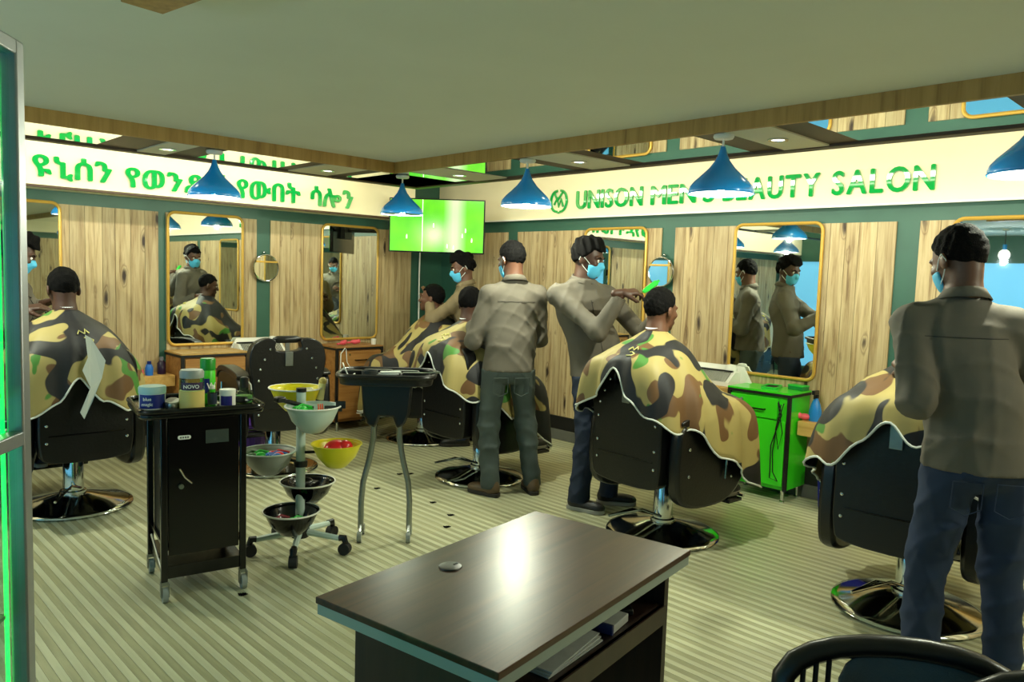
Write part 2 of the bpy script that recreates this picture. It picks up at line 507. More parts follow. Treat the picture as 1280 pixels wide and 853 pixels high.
# ---- shopfront opposite the right wall: posts, beam and lit pale-blue panes
M_pane = mat('frosted_daylight_glass', (120, 205, 255), 0.3, emit=WIN_E)
t = thing('window_1', 'pale blue frosted shopfront window behind the camera', 'window', (XB, 0, 0), kind='structure')
MB().bb(-0.12, 0.0, YB, YW, 1.93, ZT).build('beam', M_green, t, smooth=False)
MB().bb(-0.12, 0.0, YB, YW, -0.1, 0.12).build('sill', M_green, t, smooth=False)
ys = np.linspace(YB, YW - 0.1, 6)
pm = MB().bb(-0.12, 0.01, -0.05, 0.05, 0.12, 1.93).mesh('post', smooth=False)
gm = MB().bb(-0.075, -0.065, 0.05, ys[1] - ys[0] - 0.05, 0.12, 1.93).mesh('pane', smooth=False)
for i, y in enumerate(ys):
    link('post', pm, M_green, t, (0, y, 0))
    if i < 5: link('pane', gm, M_pane, t, (0, y, 0))

# ---- ceilings
ce = MB(); ce.bb(XB, FX + 0.02, YB, FY + 0.02, ZC, ZC + 0.06)
tag(ce.build('ceiling', M_ceil, smooth=False), 'plain pale ceiling over the middle of the salon', 'ceiling', kind='structure')
cv = MB(); cv.bb(XB, XW, YB, YW, ZT, ZT + 0.06)
tag(cv.build('trim_1', M_cove, smooth=False), 'upper cove ceiling above the mirrored soffit', 'ceiling', kind='structure')

# ---- lowered soffit: oak fascia, brown outer edge, mirrored underside with pale downlight panels
sof = thing('trim_2', 'lowered oak-edged soffit with mirrored underside along both walls', 'soffit', kind='structure')
fa = MB(); fa.bb(FX, FX + 0.025, YB, FY, ZS, ZC + 0.01); fa.build('fascia_board', M_fascia, sof, smooth=False)
fa = MB(); fa.bb(XB, FX + 0.025, FY, FY + 0.025, ZS, ZC + 0.01); fa.build('fascia_board', M_fascia, sof, smooth=False)
MB().bb(FX + 0.025, TX, YB, TY, ZS + 0.012, ZC).build('soffit_core', M_brown, sof, smooth=False)
MB().bb(XB, FX + 0.025, FY + 0.025, TY, ZS + 0.012, ZC).build('soffit_core', M_brown, sof, smooth=False)
MB().bb(TX - 0.06, TX + 0.02, YB, TY + 0.02, ZS - 0.006, ZC).build('edge_trim', M_brown, sof, bevel=0.004, smooth=False)
MB().bb(XB, TX - 0.06, TY - 0.06, TY + 0.02, ZS - 0.006, ZC).build('edge_trim', M_brown, sof, bevel=0.004, smooth=False)
x0, x1 = FX + 0.025, TX - 0.06
y0, y1 = FY + 0.025, TY - 0.06
def soffit_run(side, segs):
    """segs: (kind, a, b) along the run"""
    for kind, a, b in segs:
        q = MB()
        zz = ZS + (0.004 if kind == 'mirror' else (0.0 if kind == 'panel' else 0.008))
        if side == 'R': q.bb(x0, x1, a, b, zz, ZS + 0.014)
        else: q.bb(a, b, y0, y1, zz, ZS + 0.014)
        o = q.build({'mirror': 'mirror_panel', 'panel': 'white_panel', 'dark': 'dark_slat'}[kind], {'mirror': M_mirror, 'panel': M_cove, 'dark': M_brown}[kind], sof, smooth=False)
        if kind == 'panel':
            c = ((x0 + x1) / 2, (a + b) / 2) if side == 'R' else ((a + b) / 2, (y0 + y1) / 2)
            MB().lathe([(0.052, 0.0), (0.052, -0.006), (0.036, -0.006), (0.034, 0.004), (0.0, 0.004)], 24, (c[0], c[1], ZS), cap=False).build('downlight_ring', M_chrome, o)
            MB().lathe([(0.033, 0.0), (0.033, -0.003)], 20, (c[0], c[1], ZS)).build('downlight_lens', M_bulb, o)
            point_light('downlight_lamp', (c[0], c[1], ZS - 0.03), DOWN_W, LAMP_COL, 0.03, o, spot=110)
soffit_run('R', [('mirror', 4.86, 5.44), ('mirror', 4.70, 4.86), ('panel', 4.30, 4.66), ('dark', 4.66, 4.70), ('dark', 4.26, 4.30), ('mirror', 3.60, 4.26),
                 ('dark', 3.46, 3.60), ('panel', 3.14, 3.46), ('dark', 3.0, 3.14), ('mirror', 2.26, 3.0), ('dark', 2.08, 2.26), ('panel', 1.83, 2.08),
                 ('dark', 1.66, 1.83), ('mirror', 0.87, 1.66), ('dark', 0.70, 0.87), ('panel', 0.42, 0.70), ('dark', 0.26, 0.42), ('mirror', -0.6, 0.26), ('dark', -0.95, -0.6), ('mirror', YB, -0.95)])
soffit_run('L', [('mirror', FX + 0.03, TX - 0.06), ('mirror', 3.32, FX + 0.03), ('dark', 3.19, 3.32), ('panel', 2.86, 3.19), ('dark', 2.74, 2.86), ('mirror', 2.15, 2.74),
                 ('dark', 1.96, 2.15), ('panel', 1.78, 1.96), ('dark', 1.52, 1.78), ('mirror', 0.8, 1.52), ('dark', 0.6, 0.8), ('panel', 0.4, 0.6), ('mirror', XB, 0.4)])
# cove LED strips lying on the outer edge of the soffit, washing the sign boards
led = MB(); led.bb(TX - 0.02, TX + 0.012, -2.9, TY + 0.01, ZC, ZC + 0.014); led.bb(-2.2, TX - 0.02, TY - 0.02, TY + 0.012, ZC, ZC + 0.014)
tag(led.build('led_strip', M_led, smooth=False), 'white LED strip hidden on top of the soffit edge', 'light')
for nm, loc, size, rot in (('cove_light', (TX - 0.03, 1.3, ZC + 0.06), (8.2, 0.04), (R(90), 0, R(-90))), ('cove_light', (0.9, TY - 0.03, ZC + 0.06), (6.0, 0.04), (R(90), 0, 0))):
    ld = bpy.data.lights.new(nm, 'AREA'); ld.shape = 'RECTANGLE'; ld.size, ld.size_y = size
    ld.energy = COVE_W * size[0]; ld.color = (1.0, 0.95, 0.76)
    o = bpy.data.objects.new(nm, ld); COL.objects.link(o); o.location = loc; o.rotation_euler = rot
    tag(o, 'cove light strip above the soffit', 'light')

# a short oak beam end hangs below the ceiling near the display case
w = MB(); w.box((0, 0, 0), (0.13, 0.5, 0.05))
o = w.build('ceiling_beam', M_fascia, bevel=0.003, smooth=False); o.location = (0.88, 2.28, ZC - 0.025); o.rotation_euler = (0, 0, R(8))
tag(o, 'short oak beam end fixed under the ceiling at upper left', 'beam')

# ---- sign boards with raised letters
def glyph(ch, size=1.0, bold=0.0):
    cu = bpy.data.curves.new('glyph', 'FONT'); cu.body = ch; cu.size = size; cu.extrude = 0.05
    cu.resolution_u = 4
    ob = bpy.data.objects.new('glyph', cu); COL.objects.link(ob)
    bpy.context.view_layer.update()
    dg = bpy.context.evaluated_depsgraph_get()
    me = bpy.data.meshes.new_from_object(ob.evaluated_get(dg))
    bpy.data.objects.remove(ob)
    P = np.array([v.co[:] for v in me.vertices]); Fs = [tuple(p.vertices) for p in me.polygons]
    # embolden by overlaying shifted copies of the same glyph
    VV, FF = [], []
    for k, (dx, dy) in enumerate(((0, 0), (bold, 0), (-bold, 0), (0, bold * 0.6), (0, -bold * 0.6))):
        FF += [tuple(i + len(VV) for i in f) for f in Fs]; VV += [(p[0] + dx, p[1] + dy, p[2] - 0.0005 * k) for p in P]
    me = bpy.data.meshes.new('letter'); me.from_pydata(VV, [], FF); me.update()
    return me, np.array(VV)
def word(parent, text, a, b, z0, h, place, bold, gap=0.10, lower=False):
    """fit a word between a and b along the wall, each letter a mesh; place(u, v, n) -> world"""
    gl = [glyph(c, 1.0, bold) for c in text]
    ws = [P[:, 0].max() - P[:, 0].min() for _, P in gl]
    H = max(P[:, 1].max() for _, P in gl) - min(P[:, 1].min() for _, P in gl)
    base = min(P[:, 1].min() for _, P in gl)
    g = gap * (sum(ws) / len(ws)); tot = sum(ws) + g * (len(ws) - 1); k = (b - a) / tot; u = a
    for (me, P), w_, ch in zip(gl, ws, text):
        Q = np.stack([(P[:, 0] - P[:, 0].min()) * k + u, (P[:, 1] - base) / H * h + z0, (P[:, 2] + 0.05) * 0.16], 1)
        for v, q in zip(me.vertices, Q): v.co = place(*q)
        me.update()
        me.materials.clear(); me.materials.append(M_letter)
        o = bpy.data.objects.new('letter', me); COL.objects.link(o); o.parent = parent
        u += w_ * k + g * k
RBX = XW - 0.05
sg = thing('sign_board', 'cream sign board reading UNISON MEN\'S BEAUTY SALON in raised green letters', 'sign')
MB().bb(RBX, XW, YB, YW, 2.05, ZT).build('board', M_cream, sg, smooth=False)
MB().bb(RBX - 0.012, RBX, YB, YW - 0.4, 2.043, 2.056).build('board_edge', M_white, sg, smooth=False)
PR = lambda u, v, n: (RBX - n, -u, v)
zL, hL = 2.122, 0.165
for tx, a, b in (('UNISON', 4.637, 3.907), ('MEN\'S', 3.824, 3.235), ('BEAUTY', 3.157, 2.41), ('SALON', 2.324, 1.677)):
    word(sg, tx, -a, -b, zL, hL, PR, 0.03, gap=0.16)
# round emblem: two leaf-shaped loops around crossing strokes
em = MB(); cy, cz, er = 4.85, 2.205, 0.105
pt = lambda u, v: (RBX - 0.008, cy - u, cz + v)
for s_ in (-1, 1):
    em.tube([pt(s_ * (0.012 + 0.085 * math.sin(t_) ** 0.8 if math.sin(t_) > 0 else s_ * 0 + 0.012), 0.095 * math.cos(t_)) for t_ in np.linspace(0.05, math.pi - 0.05, 14)], 0.012, 8)
em.tube([pt(-0.05, 0.07), pt(-0.02, 0.0), pt(0.05, 0.09)], 0.011, 8)
em.tube([pt(-0.055, -0.03), pt(-0.02, 0.03), pt(0.0, -0.05), pt(0.03, 0.02), pt(0.055, -0.05)], 0.011, 8)
em.tube([pt(-0.06, -0.085), pt(0.0, -0.105), pt(0.06, -0.085)], 0.009, 8)
em.build('emblem', M_letter, sg)
LBY = YW - 0.41
sl = thing('sign_board', 'cream sign board with raised green Ethiopic script letters above the left mirrors', 'sign')
MB().bb(XB, 4.62, LBY, YW, 2.035, ZT).build('board', M_cream, sl, smooth=False)
MB().bb(XB, 4.62, LBY - 0.006, LBY + 0.05, 2.020, 2.036).build('board_edge', M_brown, sl, smooth=False)
PLf = lambda u, v, n: (u, LBY - n, v)
for tx, a, b in (('ዩኒሰን', 1.341, 1.853), ('የወንዶች', 1.942, 2.75), ('የውበት', 2.80, 3.374), ('ሳሎን', 3.473, 3.907)):
    word(sl, tx, a, b, 2.075, 0.175, PLf, 0.03, lower=True)
# the rear wall carries a cream board too (seen in the leftmost mirror)
sb = thing('sign_board', 'cream board with green lettering on the rear wall, seen in mirror', 'sign')
MB().bb(XB + 0.02, XW - 0.08, YB, YB + 0.05, 2.05, ZT).build('board', M_cream, sb, smooth=False)
PB = lambda u, v, n: (-u, YB + 0.05 + n, v)
word(sb, 'የውበት', -3.4, -2.6, 2.09, 0.17, PB, 0.03, lower=True)
word(sb, 'ሳሎን', -2.4, -1.8, 2.09, 0.17, PB, 0.03, lower=True)

# ---- large wall mirrors with slim gold frames
def wall_mirror(side, a, b, label, z0=0.83, z1=1.955):
    w_, h_ = b - a, z1 - z0
    t = thing('wall_mirror', label, 'mirror', ((a + b) / 2, YW - 0.016, (z0 + z1) / 2) if side == 'L' else (XW - 0.016, (a + b) / 2, (z0 + z1) / 2), 0 if side == 'L' else R(-90), 'gold framed wall mirrors')
    pts = rrect(w_ - 0.02, h_ - 0.02, 0.055)
    MB().prism([(x, z) for x, z in pts], 'y', -0.012, 0.0).build('mirror_glass', M_mirror, t, smooth=False)
    MB().tube([(x, -0.012, z) for x, z in rrect(w_ - 0.02, h_ - 0.02, 0.06)], 0.0125, 8, closed=True).build('frame', M_gold, t)
    return t
wall_mirror('L', 0.93, 1.61, 'gold framed wall mirror behind the leftmost caped customer')
wall_mirror('L', 2.38, 3.04, 'gold framed wall mirror above the oak cabinet, left of round mirror')
wall_mirror('L', 3.81, 4.46, 'gold framed wall mirror left of the television, above brown cabinet')
wall_mirror('R', 3.86, 4.55, 'gold framed wall mirror right behind the barber with the green clipper')
wall_mirror('R', 2.37, 3.06, 'gold framed wall mirror above the lime green cabinet')
wall_mirror('R', 0.88, 1.57, 'gold framed wall mirror behind the rightmost barber\'s head')

# ---- small round mirrors on brackets
def round_mirror(loc, rz, label):
    t = thing('round_mirror', label, 'mirror', loc, rz, 'small round mirrors between the panels')
    MB().tube([(0.118 * math.cos(a), -0.06, 0.118 * math.sin(a)) for a in np.linspace(0, 2 * math.pi, 32, endpoint=False)], 0.007, 8, closed=True).build('rim', M_chrome, t)
    MB().prism([(0.117 * math.cos(a), 0.117 * math.sin(a)) for a in np.linspace(0, 2 * math.pi, 32, endpoint=False)], 'y', -0.064, -0.056).build('glass', M_mirror, t, smooth=False)
    MB().box((0, -0.078, 0.055), (0.20, 0.018, 0.016)).build('clip_bar', M_gold, t, bevel=0.003)
    MB().tube([(0, 0.0, 0.135), (0, -0.045, 0.13), (0, -0.06, 0.118)], 0.008, 8).ball((0, -0.02, 0.138), 0.012).build('bracket', M_chrome, t)
round_mirror((3.235, YW, 1.51), 0, 'small round mirror with gold bar on the green strip, left wall')
round_mirror((XW, 3.69, 1.58), R(-90), 'small round mirror above the customer being clipped, right wall')

# ---- television across the corner
P0, P1 = np.array([4.21, 6.05]), np.array([4.86, 5.43])
mid = (P0 + P1) / 2; ang = math.atan2(P1[1] - P0[1], P1[0] - P0[0]); W_ = np.linalg.norm(P1 - P0)
tv = thing('television', 'flat television showing a bright green football pitch, hung across the corner', 'television', (mid[0], mid[1], 1.955), ang)
MB().box((0, 0.02, 0), (W_, 0.04, 0.505)).build('casing', M_blackm, tv, bevel=0.006)
M_scr = bpy.data.materials.new('football_screen'); M_scr.use_nodes = True
nt = M_scr.node_tree; N = nt.nodes; b = N['Principled BSDF']
b.inputs['Roughness'].default_value = 0.25; b.inputs['Base Color'].default_value = (0.01, 0.01, 0.01, 1)
tc = N.new('ShaderNodeTexCoord'); sx = N.new('ShaderNodeSeparateXYZ'); nt.links.new(tc.outputs['Object'], sx.inputs[0])
nz = N.new('ShaderNodeTexNoise'); nz.inputs['Scale'].default_value = 3.0; nt.links.new(tc.outputs['Object'], nz.inputs['Vector'])
rg = ramp(nt, nz.outputs['Fac'], [(0.3, lin((66, 200, 10))), (0.7, lin((126, 236, 24)))])
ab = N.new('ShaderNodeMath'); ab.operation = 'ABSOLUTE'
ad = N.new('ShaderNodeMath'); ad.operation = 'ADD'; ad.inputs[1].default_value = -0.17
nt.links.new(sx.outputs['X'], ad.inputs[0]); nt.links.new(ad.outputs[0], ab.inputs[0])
rs = ramp(nt, ab.outputs[0], [(0.02, (1, 1, 1, 1)), (0.11, (0, 0, 0, 1))])  # soft upright glare streak, a lamp reflection painted into the screen's emission colour
glare_fac = N.new('ShaderNodeMath'); glare_fac.operation = 'MULTIPLY'; glare_fac.inputs[1].default_value = 0.6
nt.links.new(rs.outputs[0], glare_fac.inputs[0])
mx = N.new('ShaderNodeMixRGB'); nt.links.new(glare_fac.outputs[0], mx.inputs[0]); nt.links.new(rg.outputs[0], mx.inputs[1]); mx.inputs[2].default_value = (1, 1, 0.7, 1)
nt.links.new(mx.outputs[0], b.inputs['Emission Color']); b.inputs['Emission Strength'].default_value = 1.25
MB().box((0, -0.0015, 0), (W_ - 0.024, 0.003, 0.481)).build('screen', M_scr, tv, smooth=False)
M_pitch = mat('pitch_marking', (240, 250, 220), 0.5, emit=0.9)
MB().box((-0.135, -0.0035, 0), (0.006, 0.001, 0.48)).build('pitch_line', M_pitch, tv, smooth=False)
pl = MB().box((0, 0, 0), (0.012, 0.001, 0.03)).box((0, 0, 0.02), (0.007, 0.001, 0.009)).mesh('player', smooth=False)
for x_, z_ in ((-0.28, -0.11), (-0.03, 0.0), (0.27, -0.04), (0.24, -0.09), (0.10, -0.19), (0.16, -0.2), (0.33, -0.13)):
    link('player', pl, M_pitch, tv, (x_, -0.0035, z_))
MB().box((0, 0.06, 0), (0.3, 0.05, 0.2)).tube([(0, 0.06, 0), (0.02, 0.5, 0), (0.05, 0.98, 0)], 0.025, 8).build('wall_bracket', M_dark, tv)
cb = MB(); cb.tube([(4.99, YW - 0.02, 1.78), (4.985, YW - 0.02, 1.5), (4.99, YW - 0.02, 1.0), (4.98, YW - 0.02, 0.5)], 0.008, 8)
tag(cb.build('cable_conduit', M_white), 'white cable running down the corner below the television', 'cable')

# ---- pendant lamps
def lamp_proto():
    t = thing('pendant_lamp', '', 'lamp', (0, 0, ZS), group='blue pendant lamps under the soffit')
    MB().lathe([(0.0, 0.0), (0.05, 0.0), (0.052, -0.010), (0.046, -0.02), (0.0, -0.024)], 24, cap=False).build('canopy', M_white, t)
    MB().cyl((0, 0, -0.02), (0, 0, -0.07), 0.006, n=8).build('stem', M_white, t)
    out = [(0.012, -0.058), (0.016, -0.075), (0.024, -0.10), (0.038, -0.13), (0.064, -0.165), (0.10, -0.20), (0.135, -0.232), (0.156, -0.258), (0.162, -0.278), (0.160, -0.292)]
    sh = MB().lathe(out, 40, cap=False).build('shade', M_blue, t, angle=180)
    inn = [(r_ - 0.004, z_ - 0.001) for r_, z_ in out[1:]]
    MB().lathe(inn, 40, cap=False).build('shade_lining', M_white, sh, angle=180)
    MB().tube([(0.161 * math.cos(a), 0.161 * math.sin(a), -0.291) for a in np.linspace(0, 2 * math.pi, 36, endpoint=False)], 0.004, 6, closed=True).build('rim', M_blue, sh)
    MB().lathe([(0.0, -0.262), (0.08, -0.266), (0.13, -0.276), (0.15, -0.284), (0.151, -0.289), (0.0, -0.296)], 28, cap=False).build('diffuser', M_bulb, t, angle=180)
    return t
lamp0 = lamp_proto()
LAMPS = [(2.09, 4.95, 'blue pendant lamp over the script sign, leftmost in the photo', 1), (3.52, 4.89, 'small dull blue pendant lamp hanging in front of the television', 0.3),
         (3.49, 3.51, 'blue pendant lamp between the television and the round green emblem', 1), (3.48, 2.11, 'blue pendant lamp in front of the word BEAUTY', 1),
         (3.47, 0.76, 'blue pendant lamp cut by the right edge of the photo', 1), (0.66, 4.95, 'blue pendant lamp hidden behind the display case, seen in mirrors', 1), (3.47, -0.62, 'blue pendant lamp behind the camera, seen in mirrors', 1)]
M_bulboff = mat('unlit_diffuser', (96, 110, 112), 0.4)
for i, (x, y, lb, on) in enumerate(LAMPS):
    o = lamp0 if i == 0 else dup(lamp0)
    o.location = (x, y, ZS); o['label'] = lb
    if on == 1:
        point_light('lamp_glow', (0, 0, -0.304), LAMP_W, LAMP_COL, 0.02, o)
    else:
        for c in o.children:
            if c.name.startswith('diffuser'):
                c.data = c.data.copy(); c.data.materials[0] = M_bulboff

# bare LED bulb on a blue holder hanging behind the camera (seen in the right-hand mirror)
bl = thing('bulb_lamp', 'bare white bulb on a blue holder, reflected in the rightmost mirror', 'lamp', (-1.0, 2.8, ZC))
MB().lathe([(0, 0), (0.04, 0), (0.04, -0.02), (0, -0.02)], 20, cap=False).build('canopy', M_white, bl)
MB().cyl((0, 0, -0.02), (0, 0, -0.20), 0.006, n=8).build('cord', M_blackp, bl)
MB().cyl((0, 0, -0.20), (0, 0, -0.27), 0.024, n=16).build('holder', M_blue, bl)
MB().ball((0, 0, -0.335), (0.065, 0.065, 0.07), 20, 12).build('bulb', M_bulb, bl)
point_light('bulb_glow', (0, 0, -0.43), 22, (0.82, 0.93, 1.0), 0.03, bl)
# ================================================================== FURNITURE
# ---- wall cabinets
def cabinet(loc, rz, w, d, h, mbody, mtop, label, green=False):
    """front faces local -y; origin at floor, centre of the back edge"""
    t = thing('wall_cabinet', label, 'cabinet', loc, rz, 'wall cabinets under the mirrors')
    MB().bb(-w / 2 + 0.01, w / 2 - 0.01, -d + 0.02, 0, 0.09, h - 0.03).build('body', mbody, t, bevel=0.003, smooth=False)
    MB().bb(-w / 2, w / 2, -d, 0, h - 0.012, h).build('worktop', mbody if green else mtop, t, smooth=False)
    MB().bb(-w / 2, w / 2, -d, 0, h - 0.032, h - 0.0125).build('worktop_edge', M_blk, t, smooth=False)
    for s_ in (-1, 1):
        MB().bb(s_ * (w / 2 - 0.012) - 0.012, s_ * (w / 2 - 0.012) + 0.012, -d - 0.001, -d + 0.02, 0.09, h - 0.03).build('corner_post', M_blk, t, smooth=False)
    dr = MB().bb(-w / 2 + 0.03, w / 2 - (0.09 if green else 0.03), -d - 0.006, -d + 0.02, h - 0.19, h - 0.045).build('drawer', mbody, t, bevel=0.003, smooth=False)
    MB().tube([(-0.06, -d - 0.006, h - 0.13), (-0.06, -d - 0.03, h - 0.13), (0.06, -d - 0.03, h - 0.13), (0.06, -d - 0.006, h - 0.13)], 0.006, 8).build('handle', M_blackm, dr)
    MB().cyl((-0.12, -d - 0.006, h - 0.075), (-0.12, -d - 0.012, h - 0.075), 0.009).build('lock', M_chrome, dr)
    MB().bb(-w / 2 + 0.03, w / 2 - 0.03, -d - 0.002, -d + 0.02, 0.12, h - 0.2).build('door', mbody, t, bevel=0.003, smooth=False)
    for sx_ in (-1, 1):
        for yy in (-d + 0.04, -0.05):
            MB().lathe([(0.018, 0.0), (0.018, 0.01), (0.011, 0.015), (0.013, 0.09)], 14, (sx_ * (w / 2 - 0.04), yy, 0)).build('foot', M_chrome, t)
    return t
cab1 = cabinet((2.64, YW - 0.02, 0), 0, 0.56, 0.37, 0.80, M_cab, M_shelf, 'oak cabinet with pale worktop under mirror behind the empty chair')
cab2 = cabinet((4.03, YW - 0.02, 0), 0, 0.52, 0.37, 0.80, M_cab, M_cab, 'brown wooden cabinet beside the television corner with pink combs')
cab3 = cabinet((XW - 0.02, 2.63, 0), R(-90), 0.48, 0.31, 0.77, M_gcab, M_gcab, 'lime green cabinet with black edges and drawer', green=True)
# items hang or lie on the green cabinet
w = MB()
w.tube([(4.955, 2.43, 0.70), (4.93, 2.46, 0.55), (4.95, 2.49, 0.36), (4.93, 2.47, 0.22), (4.945, 2.44, 0.16), (4.95, 2.50, 0.17), (4.94, 2.50, 0.40), (4.95, 2.44, 0.62), (4.955, 2.47, 0.71)], 0.004, 6)
w.tube([(4.95, 2.47, 0.70), (4.935, 2.42, 0.50), (4.95, 2.45, 0.38), (4.935, 2.47, 0.52), (4.955, 2.45, 0.69)], 0.0035, 6)
tag(w.build('power_cable', M_blackp), 'tangled black power cable hanging on the green cabinet front', 'cable')
def tray(loc, label):
    t = thing('comb_tray', label, 'tray', loc, R(15))
    MB().prism(rrect(0.20, 0.12, 0.03), 'z', 0, 0.008).build('tray_base', M_gplast, t)
    MB().tube([(x, y, 0.012) for x, y in rrect(0.19, 0.11, 0.03)], 0.006, 6, closed=True).build('rim', M_gplast, t)
    for k in range(4): MB().bb(-0.07 + 0.04 * k, -0.05 + 0.04 * k, -0.035, 0.035, 0.008, 0.013).build('slot', M_blackp, t, smooth=False)
tray((5.14, 2.62, 0.77), 'flat green comb tray lying on the lime cabinet')
bx = thing('small_box', 'small dark green box at the back of lime cabinet', 'box', (5.22, 2.46, 0.77), R(-10))
MB().bb(-0.04, 0.04, -0.06, 0.06, 0, 0.03).build('box_body', mat('deep_green_plastic', (20, 130, 60), 0.3), bx, bevel=0.004)
MB().bb(-0.042, 0.042, -0.062, 0.062, 0.026, 0.036).build('lid', M_gplast, bx, bevel=0.003)

# ---- wall shelves
def shelf(x0, x1, y0, y1, z0, z1, label):
    t = thing('wall_shelf', label, 'shelf', (0, 0, 0), 0, 'box shelves along the walls')
    MB().bb(x0, x1, y0, y1, z0, z1).build('shelf_board', M_shelf, t, bevel=0.004, smooth=False)
    return t
shelf(XW - 0.22, XW - 0.016, 0.9, 2.385, 0.475, 0.575, 'pale oak box shelf between lime cabinet and rightmost chair')
shelf(1.3, 2.355, YW - 0.27, YW - 0.016, 0.53, 0.62, 'pale oak box shelf behind the black trolley')
shelf(XW - 0.30, XW - 0.016, 2.88, 3.45, 0.70, 0.745, 'oak ledge carrying the white steriliser box by the lime cabinet')
shelf(2.93, 3.40, YW - 0.30, YW - 0.016, 0.70, 0.745, 'oak ledge carrying the white steriliser box behind the empty chair')

# ---- UV steriliser boxes with a ribbed front
def steriliser(loc, rz, label):
    t = thing('steriliser_box', label, 'box', loc, rz, 'white steriliser boxes')
    MB().prism([(-0.24, 0.0), (0.24, 0.0), (0.27, 0.02), (0.20, 0.14), (-0.20, 0.14), (-0.27, 0.02)], 'y', -0.02, 0.0).build('back_plate', M_white, t, bevel=0.003, smooth=False)
    MB().prism([(-0.02, 0.0), (-0.19, 0.0), (-0.19, 0.03), (-0.10, 0.10), (-0.02, 0.10)], 'x', -0.23, 0.18).build('housing', M_white, t, bevel=0.003, smooth=False)
    rb = MB().cyl((0, -0.194, 0.035), (0, -0.104, 0.106), 0.0035, n=6).mesh('rib')
    for k in range(24): link('rib', rb, M_steel, t, (-0.205 + 0.0155 * k, 0, 0))
    MB().bb(-0.235, 0.16, -0.112, -0.092, 0.10, 0.112).build('front_rail', M_blackp, t, smooth=False)
    MB().lathe([(0.045, 0), (0.047, 0.02), (0.03, 0.05), (0.0, 0.055)], 20, (0.12, -0.06, 0.10), cap=False).build('knob', M_white, t)
steriliser((XW - 0.05, 3.10, 0.745), R(-90), 'white steriliser box with ribbed front beside the lime cabinet')
steriliser((3.16, YW - 0.05, 0.745), 0, 'white steriliser box with ribbed front behind the empty chair')
ub = thing('tilted_frame', 'small silver framed panel leaning on the shelf beside leftmost customer', 'panel', (1.86, 6.44, 0.62), R(10))
MB().prism([(-0.03, 0), (0.03, 0), (-0.02, 0.2), (-0.05, 0.2)], 'x', -0.07, 0.07).build('panel_body', M_dark, ub, bevel=0.003, smooth=False)
MB().tube([(-0.07, -0.035, 0.008), (0.07, -0.035, 0.008), (0.07, -0.055, 0.2), (-0.07, -0.055, 0.2)], 0.006, 6, closed=True).build('silver_edge', M_alu, ub)

# ---- small things on the shelves
def lathe_thing(name, label, cat, loc, parts, group=None, rz=0):
    t = thing(name, label, cat, loc, rz, group)
    for nm, prof, m_ in parts: MB().lathe(prof, 24, cap=False).build(nm, m_, t)
    return t
sp = lathe_thing('spray_bottle', 'blue spray bottle with black nozzle on the shelf by lime cabinet', 'bottle', (XW - 0.12, 2.31, 0.575),
    [('bottle_body', [(0, 0), (0.040, 0), (0.044, 0.02), (0.042, 0.07), (0.03, 0.12), (0.016, 0.15), (0.016, 0.165), (0, 0.165)], mat('blue_liquid_plastic', (40, 130, 214), 0.2)),
     ('nozzle_collar', [(0, 0.16), (0.018, 0.16), (0.018, 0.185), (0, 0.185)], M_blackp)])
MB().box((-0.015, 0, 0.2), (0.07, 0.022, 0.03)).box((-0.03, 0, 0.175), (0.01, 0.012, 0.04)).build('trigger', M_blackp, sp, bevel=0.003)
def pink(loc, rz, label):
    t = thing('pink_brush', label, 'brush', loc, rz, 'pink plastic neck brushes')
    MB().ball((0, 0, 0.025), (0.04, 0.028, 0.022)).build('brush_head', M_pink, t)
    MB().ball((0.035, 0.01, 0.03), (0.022, 0.02, 0.022)).build('bristle_block', M_pink, t)
    MB().tube([(-0.03, 0, 0.02), (-0.08, 0.01, 0.015)], 0.009, 8).build('handle', M_pink, t)
pink((XW - 0.15, 2.37, 0.575), R(100), 'pink plastic brush beside the blue spray bottle')
pink((3.93, 6.36, 0.80), R(20), 'pink plastic brush at the left of brown cabinet top')
pink((4.08, 6.40, 0.80), R(-30), 'pink plastic brush in the middle of brown cabinet top')
pink((2.10, 6.40, 0.62), R(40), 'pink plastic brush on the shelf behind the white tub')
lathe_thing('blue_bottle', 'small bright blue bottle on the shelf behind the trolley', 'bottle', (2.18, 6.42, 0.62),
    [('bottle_body', [(0, 0), (0.030, 0), (0.032, 0.06), (0.02, 0.09), (0, 0.09)], M_bplast), ('cap', [(0, 0.085), (0.016, 0.085), (0.016, 0.115), (0, 0.115)], mat('navy_cap', (20, 40, 110), 0.3))])
lathe_thing('dark_bottle', 'dark purple bottle on the shelf beside the oak cabinet', 'bottle', (2.29, 6.46, 0.62),
    [('bottle_body', [(0, 0), (0.034, 0), (0.034, 0.09), (0.018, 0.11), (0, 0.11)], mat('dark_purple_liquid', (40, 22, 52), 0.2)), ('cap', [(0, 0.108), (0.015, 0.108), (0.015, 0.14), (0, 0.14)], mat('clear_grey_cap', (120, 120, 130), 0.3))])
lathe_thing('white_cup', 'small white cup at the right edge of brown cabinet top', 'cup', (4.25, 6.33, 0.80),
    [('cup_body', [(0, 0), (0.022, 0), (0.026, 0.055), (0.023, 0.055), (0.02, 0.005)], M_white)])
wc = MB()
wc.tube([(3.86, 6.215, 0.79), (3.80, 6.19, 0.74), (3.79, 6.18, 0.60), (3.80, 6.18, 0.48), (3.86, 6.19, 0.46), (3.92, 6.18, 0.52), (3.99, 6.19, 0.56)], 0.005, 6)
wc.tube([(3.87, 6.215, 0.78), (3.86, 6.18, 0.66), (3.90, 6.18, 0.60), (3.96, 6.18, 0.58), (3.99, 6.19, 0.57)], 0.004, 6)
tag(wc.build('charging_cable', M_white), 'white cord hanging in loops down the brown cabinet front', 'cable')
